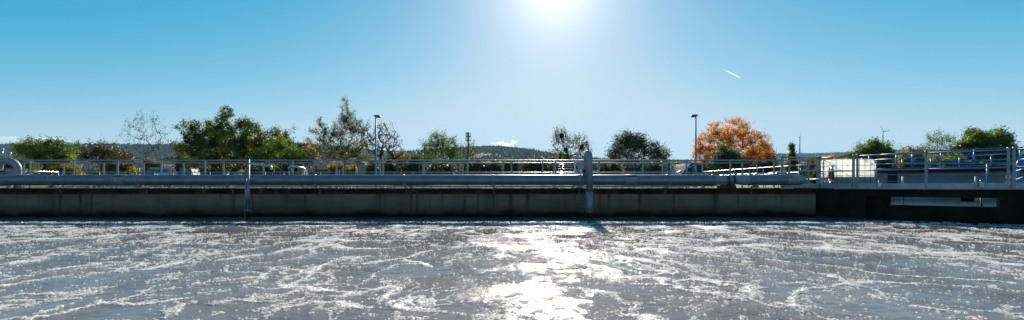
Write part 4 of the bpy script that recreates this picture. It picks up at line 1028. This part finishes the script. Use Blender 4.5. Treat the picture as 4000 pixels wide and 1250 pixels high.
# blue railing behind the deck
P=[Vector((*lerp2((16.4,21.4),(26.0,20.9),t),DECK)) for t in (0,.25,.515,.78,1)]
P=[Vector((X(p_,Yv),Yv,DECK)) for p_,Yv in ((3422,21.6),(3621,21.4),(3857,20.9),(4110,20.3))]
railing('blue_railing','blue railing standing on the deck in front of the raised tank',None,P,1.08,[1.08,.60,.30],M['blue'],pr=.036,top_r=.026,rr=.016)
# raised tank behind
rt=thing('raised_tank',(29,32,0),'long grey raised concrete tank with dark roof edge behind the blue railing','tank')
Wf=[(X(3405,36),36.0),(X(3505,34.5),34.5),(X(4060,29.5),29.5),(46,23)]
mb=MB(); mb.prism(Wf+[(60,30),(60,50),(X(3405,48),48)],-.2,2.10); mb.build('tank_body',M['concrete_grey'],rt)
mb=MB(); mb.prism([(p[0]-.25,p[1]-.3) for p in Wf]+[(61,30),(61,51),(X(3400,49),49)],2.104,2.42); mb.build('roof_edge',M['roof_dark'],rt)
c=Vector((X(3490,34.4),34.35,1.5)); mb=MB(); mb.box((X(3488,34.75),34.60,1.35),(.80,.12,1.5),-.35); mb.build('dark_doorway',M['black_rubber'],rt)
for p_ in (3430,3455):
    mb=MB(); Yq=np.interp(p_,[3405,3505],[36,34.5]); mb.box((X(p_,Yq-.12),Yq-.12,1.42),(.36,.05,.62),-.35); mb.build('white_panel',M['concrete_light'],rt)
def trail(posts,base_z,label,h=1.1,rails=(1.1,.74,.38)):
    P=[Vector((X(p_,Y_),Y_,base_z)) for p_,Y_ in posts]
    return railing('blue_railing',label,'blue railings on the raised tank',P,h,list(rails),M['blue'],pr=.045,top_r=.028,rr=.02)
trail([(3395,36.6),(3501,34.6),(3564,33.4),(3676,31.9),(3805,30.6),(3985,29.2),(4160,27.8)],2.42,'nearer blue railing on top of the raised tank')
trail([(3400,46),(3524,44),(3636,42.5),(3748,41),(3872,38.5),(4005,36),(4140,34)],2.42,'farther blue railing on top of the raised tank',1.25,(1.25,.8,.4))
mb=MB(); c=at(3997,597,29); mb.box((c.x+.1,28.95,c.z),(.5,.03,.2)); mb.box((c.x+.1,28.93,c.z),(.46,.02,.16)); tag(mb.build('white_sign',M['white'],loc=(c.x,28.95,2.42)),'small white sign on the blue railing at the extreme right','sign')
for p_,l in ((3526,'thin pale pipe stub before the left part of the raised tank'),(3811,'thin pale pipe stub before the right part of the raised tank')):
    mb=MB(); mb.tube([at(p_,735,20.3),at(p_,690,20.3)],.03,8); mb.tube([at(p_,735,20.3),at(p_,732,20.3)],.06,8); tag(mb.build('pipe_stub',M['white'],loc=at(p_,735,20.3)),l,'pipe','pipe stubs on the deck')
ha=thing('blue_hall',(X(3990,75),75,1.3),'blue grey flat roofed hall behind the railings at the right edge','building')
mb=MB(); a=at(3890,608,75); mb.box((a.x+12,79,(a.z+1.2)/2),(24,8,a.z-1.2)); mb.build('wall',M['hall_blue'],ha)
mb=MB(); mb.box((a.x+12,79,a.z+.1),(24.4,8.4,.2)); mb.build('roof',M['roof_dark'],ha)
mb=MB()
for i in range(12): mb.box((a.x+1+i*2,74.97,a.z/2+.6),(.06,.06,a.z-1.4))
mb.build('cladding_ribs',M['hall_blue'],ha)

# ------------------------------------------------------------------ fence, lamps, mast, turbines
fe=thing('mesh_fence',(-26,56,1.3),'dark green wire mesh fence with posts before the orchard','fence')
fpos=[]
xx=-62.0
while xx<16: 
    yy=66-.4*(xx+54); fpos.append((xx,yy)); xx+=2.5
for (x,y) in fpos:
    z=float(gz(x,y)); mb=MB(); mb.box((x,y,z+1.05),(.11,.11,2.1)); mb.box((x,y,z+2.115),(.14,.14,.03)); mb.build('post',M['green_steel'],fe)
mb=MB()
for (a,b) in zip(fpos[:-1],fpos[1:]):
    za=float(gz(*a)); zb2=float(gz(*b))
    for k in range(6): mb.tube([(a[0],a[1],za+.15+k*.36),(b[0],b[1],zb2+.15+k*.36)],.006,3,cap=False)
    for k in range(1,12): 
        t_=k/12; q=lerp2(a,b,t_); mb.tube([(q[0],q[1],za+.1),(q[0],q[1],za+2.0)],.005,3,cap=False)
mb.build('wire_mesh',M['green_steel'],fe)
def lamp(px,py,Y,side,label):
    x=X(px,Y); z0=float(gz(x,Y)); zt=ZC+(HOR-py)/F*Y
    t=thing('street_lamp',(x,Y,z0),label,'street lamp','street lamps')
    mb=MB(); mb.tube([(x,Y,z0),(x,Y,z0+1.2),(x,Y,z0+1.25),(x,Y,zt-.02)],[.105,.105,.085,.055],12); mb.build('pole',M['lamp_post'],t)
    mb=MB(); mb.add([(x-.14*side,Y-.12,zt),(x-.14*side,Y+.12,zt),(x+.42*side,Y+.15,zt-.02),(x+.42*side,Y-.15,zt-.02),(x-.10*side,Y-.10,zt+.12),(x-.10*side,Y+.10,zt+.12),(x+.36*side,Y+.12,zt+.10),(x+.36*side,Y-.12,zt+.10)],[(0,1,2,3),(4,7,6,5),(0,4,5,1),(1,5,6,2),(2,6,7,3),(3,7,4,0)]); hd=mb.build('lamp_head',M['dark_metal'],t)
    mb=MB(); mb.add([(x-.02*side,Y-.11,zt-.004),(x-.02*side,Y+.11,zt-.004),(x+.40*side,Y+.13,zt-.024),(x+.40*side,Y-.13,zt-.024),(x+.04*side,Y-.07,zt-.10),(x+.04*side,Y+.07,zt-.10),(x+.34*side,Y+.09,zt-.12),(x+.34*side,Y-.09,zt-.12)],[(0,3,2,1),(4,5,6,7),(0,1,5,4),(1,2,6,5),(2,3,7,6),(3,0,4,7)]); mb.build('lamp_glass',M['pipe_light'],hd)
lamp(1468,455,39.5,1,'left street lamp with its head pointing right, beside the bare fruit tree')
lamp(2718,453,39.5,-1,'right street lamp with its head pointing left, beside the orange maple')
ms=thing('antenna_mast',(X(1829,250),250,2),'steel mobile phone mast with two antenna tiers behind the orchard','mast')
xm=X(1829,250); k=250/F; zt=ZC+(HOR-517)*k
mb=MB(); mb.tube([(xm,250,1.5),(xm,250,zt)],[.55,.38],12); mb.tube([(xm,250,zt),(xm,250,zt+.7)],.05,6); mb.build('pole',M['dark_metal'],ms)
for i,py in enumerate((519,533.5,549.5)):
    z=ZC+(HOR-py)*k; mb=MB()
    if i: mb.tube([(xm,250,z-.18),(xm,250,z+.18)],[1.2,1.45],16)
    else: mb.tube([Vector((xm+1.5*math.cos(a),250+1.5*math.sin(a),z)) for a in np.linspace(0,2*math.pi,17)],.05,5)
    for q_ in range(6): mb.tube([(xm,250,z),(xm+1.45*math.cos(q_*1.047),250+1.45*math.sin(q_*1.047),z)],.06,5)
    mb.build('platform',M['dark_metal'],ms)
for tier,(pa,pb) in enumerate(((519,532),(536,549))):
    for q_ in range(6):
        a=q_*1.047+.3; rr=1.45; x=xm+rr*math.cos(a); y=250+rr*math.sin(a); mb=MB()
        wd=.30 if (tier==0 and q_%2==0) else .12
        mb.box((x,y,ZC+(HOR-(pa+pb)/2)*k),(wd,.14,(pb-pa)*k),a+math.pi/2); mb.tube([(x,y,ZC+(HOR-pb-1)*k),(x,y,ZC+(HOR-pa+2)*k)],.045,5); mb.build('antenna_panel',M['dark_metal'],ms)
def turbine(px,hub,foot,Y,L,th,yaw,label):
    x=X(px,Y); k=Y/F; zh=ZC+(HOR-hub)*k; zf=ZC+(HOR-foot)*k-25
    t=thing('wind_turbine',(x,Y,zf),label,'wind turbine','wind turbines on the far ridge')
    mb=MB(); mb.tube([(x,Y,zf),(x,Y,zh)],[4.6,2.8],14); mb.build('tower',M['turbine'],t)
    ux=Vector((math.cos(yaw),math.sin(yaw),0)); nrm=Vector((-math.sin(yaw),math.cos(yaw),0))
    if nrm.y>0: nrm=-nrm
    h0=Vector((x,Y,zh))
    mb=MB(); mb.beam(h0-nrm*7,h0+nrm*4,4.2,4.4); mb.build('nacelle',M['turbine'],t)
    hb_=h0+nrm*5.5; mb=MB(); mb.ball(hb_,2.6,10); hub_=mb.build('hub',M['turbine'],t)
    for i in range(3):
        a=math.radians(th+120*i); d=ux*math.sin(a)+Vector((0,0,math.cos(a))); s_=d.cross(nrm).normalized(); mb=MB(); vs=[]
        for f,wd in ((.03,1.4),(.12,2.3),(.22,3.9),(.5,2.7),(.8,1.6),(1,.5)):
            p=hb_+d*(L*f); wd*=1.5; vs+=[p-s_*wd*.35,p+nrm*wd*.12,p+s_*wd*.65,p-nrm*wd*.10]
        fs=[(i_*4+j,i_*4+(j+1)%4,i_*4+4+(j+1)%4,i_*4+4+j) for i_ in range(5) for j in range(4)]+[(0,1,2,3),(20,23,22,21)]
        mb.add(vs,fs,True); mb.build('blade',M['turbine'],t)
turbine(3124,536,597,3200,59,16.5,math.radians(52),'left wind turbine standing free on the ridge')
turbine(3449,514,580,3200,59,-40,math.radians(15),'right wind turbine rising above the leafy tree')

# ------------------------------------------------------------------ houses, sheds, vehicles behind the fence
def house(name,label,cat,px0,px1,eave,ridge,Y,depth,wallm,roofm,gable='x',wins=0,base=None):
    a=X(px0,Y); b=X(px1,Y); k=Y/F; ze=ZC+(HOR-eave)*k; zr=ZC+(HOR-ridge)*k; z0=float(gz(a,Y))
    t=thing(name,((a+b)/2,Y+depth/2,z0),label,cat)
    mb=MB(); mb.box(((a+b)/2,Y+depth/2,(ze+z0)/2),(b-a,depth,ze-z0))
    o=.35
    if gable=='x':
        ym=Y+depth/2
        mb.add([(a,Y,ze),(a,Y+depth,ze),(a,ym,zr-.06),(b,Y,ze),(b,Y+depth,ze),(b,ym,zr-.06)],[(0,2,1),(3,4,5)])
        wl_=mb.build('wall',wallm,t); mb=MB()
        for s in (-1,1):
            y=Y-o if s<0 else Y+depth+o; zz=ze-o*.5
            vs=[(a-o,y,zz),(b+o,y,zz),(b+o,ym,zr),(a-o,ym,zr)]; vs+=[(v[0],v[1],v[2]+.14) for v in vs]
            mb.add(vs,[(0,1,2,3),(4,7,6,5),(0,4,5,1),(1,5,6,2),(2,6,7,3),(3,7,4,0)])
    else:
        xm_=(a+b)/2
        mb.add([(a,Y,ze),(b,Y,ze),(xm_,Y,zr-.06),(a,Y+depth,ze),(b,Y+depth,ze),(xm_,Y+depth,zr-.06)],[(0,1,2),(3,5,4)])
        wl_=mb.build('wall',wallm,t); mb=MB()
        for s in (-1,1):
            x=a-o if s<0 else b+o; zz=ze-o*.5
            vs=[(x,Y-o,zz),(xm_,Y-o,zr),(xm_,Y+depth+o,zr),(x,Y+depth+o,zz)]; vs+=[(v[0],v[1],v[2]+.14) for v in vs]
            mb.add(vs,[(0,1,2,3),(4,7,6,5),(0,4,5,1),(1,5,6,2),(2,6,7,3),(3,7,4,0)])
    mb.build('roof',roofm,t)
    for i in range(wins):
        x=a+(b-a)*(i+.5)/wins; mb=MB(); mb.box((x,Y-.02,(z0+ze)/2+.1),(.9,.06,.9)); mb.build('window',M['glass'],t)
    return t
house('house','dark roofed house left of the pear tree trunk','house',1228,1300,662,641,92,7,M['house_grey'],M['roof_dark'],'x',2)
house('house','red roofed house between the pear tree and the left street lamp','house',1385,1440,656,632,98,7,M['house_wall'],M['roof_red'],'y',2)
house('garden_shed','small white gabled shed under the big apple tree','shed',870,903,670,656,70,3,M['white'],M['roof_dark'],'y',0)
house('house','small house with pale roof behind the bare sapling','house',620,665,650,641,130,7,M['house_wall'],M['roof_brown'],'x',1)
house('house','pale house far behind the brown hedge','house',2060,2130,662,650,140,8,M['house_wall'],M['roof_brown'],'x',2)
house('house','brown roofed house behind the bare fruit tree','house',1640,1690,668,655,120,7,M['house_wall'],M['roof_brown'],'x',2)
# brown roofed open shed: hip roof
hs=thing('brown_shed',(X(2680,50),52,1.2),'low shed with a big brown hipped roof and black gable end','shed')
k=48/F; A_=at(2545,690,47); B_=at(2655,686,45.5); C_=at(2703,634,49); D_=at(2560,652,51.5); E_=at(2800,672,50); Fp=at(2742,650,52)
mb=MB(); mb.add([A_,B_,C_,D_],[(0,1,2,3)]); mb.add([v+Vector((0,0,-.12)) for v in (A_,B_,C_,D_)],[(3,2,1,0)]); mb.add([A_,B_,B_+Vector((0,0,-.12)),A_+Vector((0,0,-.12))],[(0,3,2,1)]); mb.build('roof',M['roof_brown'],hs)
mb=MB(); G_=Vector((E_.x,55,E_.z)); H_=Vector((D_.x,57,A_.z))
mb.add([B_,E_,C_,Vector((C_.x+.3,C_.y+.1,C_.z-.02))],[(0,1,3,2)]); mb.add([C_,G_,H_,D_,E_],[(0,4,1),(0,1,2,3)]); mb.build('gable_roof',M['roof_dark'],hs)
mb=MB(); mb.prism([(A_.x+.6,47.6),(B_.x+.1,46.3),(E_.x-.4,50.4),(E_.x-.4,54.5),(A_.x+.6,54.5)],1.0,B_.z-.14); mb.build('wall',M['roof_dark'],hs)
# long grey shed
lg=thing('long_shed',(X(2440,64),66,1.3),'long low grey shed with vertical slats and a horizontal beam','shed')
a=at(2318,652,64); b=at(2620,652,64); mb=MB(); mb.box(((a.x+b.x)/2,68,(a.z+1.2)/2),(b.x-a.x,7,a.z-1.2)); mb.build('wall',M['house_grey'],lg)
mb=MB(); mb.box(((a.x+b.x)/2,64.2,a.z+.05),(b.x-a.x+.4,.3,.34)); mb.box(((a.x+b.x)/2,68.3,a.z+.3),(b.x-a.x+.6,8.0,.12)); mb.build('roof_beam',M['concrete_grey'],lg)
mb=MB()
for i in range(36): mb.box((a.x+.2+i*(b.x-a.x-.4)/35,64.45,(a.z+1.2)/2),(.06,.05,a.z-1.3))
mb.build('slats',M['roof_brown'],lg)
wr=at(2345,660,62); mb=MB(); mb.prism([(X(2312,62),61.5),(X(2378,62),61.5),(X(2378,62)+.2,63.6),(X(2312,62)+.2,63.6)],wr.z-.28,wr.z-.16); 
for p_ in (2314,2345,2376): mb.box((X(p_,62),62.4,(wr.z-.28+1.2)/2),(.1,.1,wr.z-.28-1.2))
tag(mb.build('carport',M['white'],loc=(wr.x,62.4,1.3)),'low white roofed carport left of the long grey shed','carport')
# trailer with blue tarpaulin
tr=thing('trailer',(X(612,68),68,1.35),'trailer with pale blue rounded tarpaulin behind the mesh fence','trailer')
Yt=68; x0,x1=X(566,Yt),X(652,Yt); z0=float(gz(0,Yt)); zt=ZC+(HOR-654)/F*Yt
mb=MB(); n_=9; ring=[(0+2.2*.5*(1-math.cos(a)),(zt-z0-1.1)*math.sin(a)) for a in np.linspace(0,math.pi,n_)]
vs=[(x0,Yt+p[0],z0+1.1+p[1]) for p in ring]+[(x1,Yt+p[0],z0+1.1+p[1]) for p in ring]
mb.add(vs,[(i,i+1,n_+i+1,n_+i) for i in range(n_-1)],True); mb.add(vs,[tuple(range(n_))]); mb.add(vs[n_:],[tuple(reversed(range(n_)))]); mb.build('tarpaulin',M['van_paint'],tr)
mb=MB(); mb.box(((x0+x1)/2,Yt+1.1,z0+.85),(x1-x0,2.2,.5)); mb.build('trailer_bed',M['galv'],tr)
for x in (x0+.8,x1-.8):
    mb=MB(); mb.tube([(x,Yt-.05,z0+.42),(x,Yt+.18,z0+.42)],.42,16); mb.build('wheel',M['black_rubber'],tr)
# white van
def van(px0,px1,top,Y,label,mat):
    x0,x1=X(px0,Y),X(px1,Y); z0=float(gz(0,Y)); zt=ZC+(HOR-top)/F*Y; L=x1-x0; H=zt-z0
    t=thing('parked_van',((x0+x1)/2,Y+.9,z0),label,'van')
    pr=[(0,.22),(0,.92),(.04,1),(.66,1),(.80,.62),(.97,.52),(1,.40),(1,.22)]
    mb=MB(); n_=len(pr); vs=[(x0+p[0]*L,Y,z0+p[1]*H) for p in pr]+[(x0+p[0]*L,Y+1.8,z0+p[1]*H) for p in pr]
    mb.add(vs,[tuple(range(n_)),tuple(reversed(range(n_,2*n_)))]+[(i,n_+i,n_+(i+1)%n_,(i+1)%n_) for i in range(n_)]); mb.build('body',mat,t)
    mb=MB(); mb.add([(x0+q[0]*L,Y-.015,z0+q[1]*H) for q in ((.52,.60),(.52,.90),(.66,.90),(.765,.62))],[(0,1,2,3)]); mb.build('side_window',M['glass'],t)
    for f in (.18,.82):
        mb=MB(); mb.tube([(x0+f*L,Y-.04,z0+.33),(x0+f*L,Y+.2,z0+.33)],.33,16); mb.build('wheel',M['black_rubber'],t)
van(700,768,656,74,'grey blue van parked left under the big apple tree',M['van_paint'])
van(20,84,657,58,'pale blue van behind the arched pipe at the far left',M['van_paint'])
van(1145,1200,664,78,'pale van between apple tree and dark roofed house',M['van_paint'])
sg=thing('information_sign',at(541,700,42),'white square sign with a dark blue rectangle on a post','sign')
c=at(543,646,42); mb=MB(); mb.box((c.x,42,c.z),(.60,.03,.48)); mb.build('board',M['concrete_light'],sg)
mb=MB(); mb.box((c.x,41.98,c.z+.02),(.24,.02,.16)); mb.build('blue_field',M['blue'],sg)
mb=MB(); mb.tube([(c.x,42.04,float(gz(c.x,42))),(c.x,42.04,c.z+.2)],.04,8); mb.build('post',M['galv'],sg)
for p_,l in ((620,'small white box on legs right of the trailer wheel'),(648,'second small white box at the right end of the trailer')):
    c=at(p_,684,46); mb=MB(); mb.box((c.x,46,c.z),(.34,.3,.40)); mb.box((c.x,46,c.z+.21),(.38,.34,.03)); mb.tube([(c.x,46,float(gz(c.x,46))),(c.x,46,c.z)],.04,6); tag(mb.build('meter_box',M['white'],loc=(c.x,46,float(gz(c.x,46)))),l,'box','white meter boxes')

# ------------------------------------------------------------------ clouds and contrail
def mat_puff():
    t=NT('cloud_vapour'); v=t.n('ShaderNodeVolumePrincipled'); v.inputs['Color'].default_value=(1,1,1,1); v.inputs['Anisotropy'].default_value=.3; v.inputs['Density'].default_value=.010
    t.l(v.outputs[0],t.out.inputs['Volume']); return t.m
M['puff']=mat_puff()
def cloud(label,puffs,Y,seed):
    rg=np.random.default_rng(seed); k=Y/F; mb=MB()
    for (px,py,rx,ry) in puffs:
        for j in range(7):
            c=at(px+rg.normal()*rx*.45,py+rg.normal()*ry*.3,Y); c.y+=rg.normal()*60
            mb.ball(c,rx*.5*k*rg.uniform(.6,1.1),12,sz=ry/rx*rg.uniform(.9,1.5))
    o=mb.build('cloud',M['puff'],loc=at(puffs[0][0],puffs[0][1],Y)); me=o.data
    n_=len(me.vertices); co_=np.empty(n_*3,dtype=np.float32); me.vertices.foreach_get('co',co_); co_=co_.reshape(-1,3)
    dsp=fbm(co_[:,0]*.02,co_[:,2]*.02+co_[:,1]*.013,4,seed)*22; co_[:,2]+=dsp; co_[:,0]+=fbm(co_[:,2]*.03,co_[:,0]*.03,3,seed+3)*22
    me.vertices.foreach_set('co',co_.ravel()); me.update()
    return tag(o,label,'cloud','low clouds above the hills')
YCL=6500
cloud('small white steam cloud with two puffs above the middle hill',[(1950,562,26,12),(1972,569,26,11),(1998,563,15,15),(2006,555,12,9),(1988,573,18,10),(1960,558,16,8)],YCL,1)
cloud('low white cloud at the far left edge above the hill',[(10,540,30,9),(40,538,22,8),(20,550,40,8),(60,554,30,5)],YCL,2)
cloud('flat faint cloud behind the low spreading tree at the left',[(140,550,40,9),(210,543,28,6),(235,552,32,6),(110,556,30,5)],YCL,3)
mb=MB(); a=at(2895,305,9000); b=at(2815,266,9000); pts=[a.lerp(b,t) for t in np.linspace(0,1,9)]; mb.tube(pts,[2,4,4.6,4.6,4.4,4,3.5,3,2],8)
def mat_contrail():
    t=NT('contrail_vapour'); d=t.n('ShaderNodeBsdfTranslucent'); d.inputs[0].default_value=(1,1,1,1); tr=t.n('ShaderNodeBsdfTransparent')
    sep=t.n('ShaderNodeSeparateXYZ'); t.l(t.pos(),sep.inputs[0]); mr=t.n('ShaderNodeMapRange'); t.l(sep.outputs[0],mr.inputs[0]); mr.inputs[1].default_value=b.x; mr.inputs[2].default_value=a.x; mr.inputs[3].default_value=.05; mr.inputs[4].default_value=.8
    m=t.n('ShaderNodeMixShader'); t.l(mr.outputs[0],m.inputs[0]); t.l(tr.outputs[0],m.inputs[1]); t.l(d.outputs[0],m.inputs[2]); t.l(m.outputs[0],t.out.inputs[0]); return t.m
tag(mb.build('contrail',mat_contrail(),loc=a),'short white aircraft vapour trail high in the right sky','contrail')

# ------------------------------------------------------------------ haze
mb=MB(); mb.box((0,1990,200),(9600,4400,402.4)); hz_=mb.build('haze',None)
t=NT('haze_air'); v=t.n('ShaderNodeVolumePrincipled'); v.inputs['Color'].default_value=(.45,.75,1,1); v.inputs['Density'].default_value=.00005; v.inputs['Anisotropy'].default_value=.2
t.l(v.outputs[0],t.out.inputs['Volume']); hz_.data.materials.clear(); hz_.data.materials.append(t.m); tag(hz_,'thin pale blue haze filling the air','haze',kind='stuff')
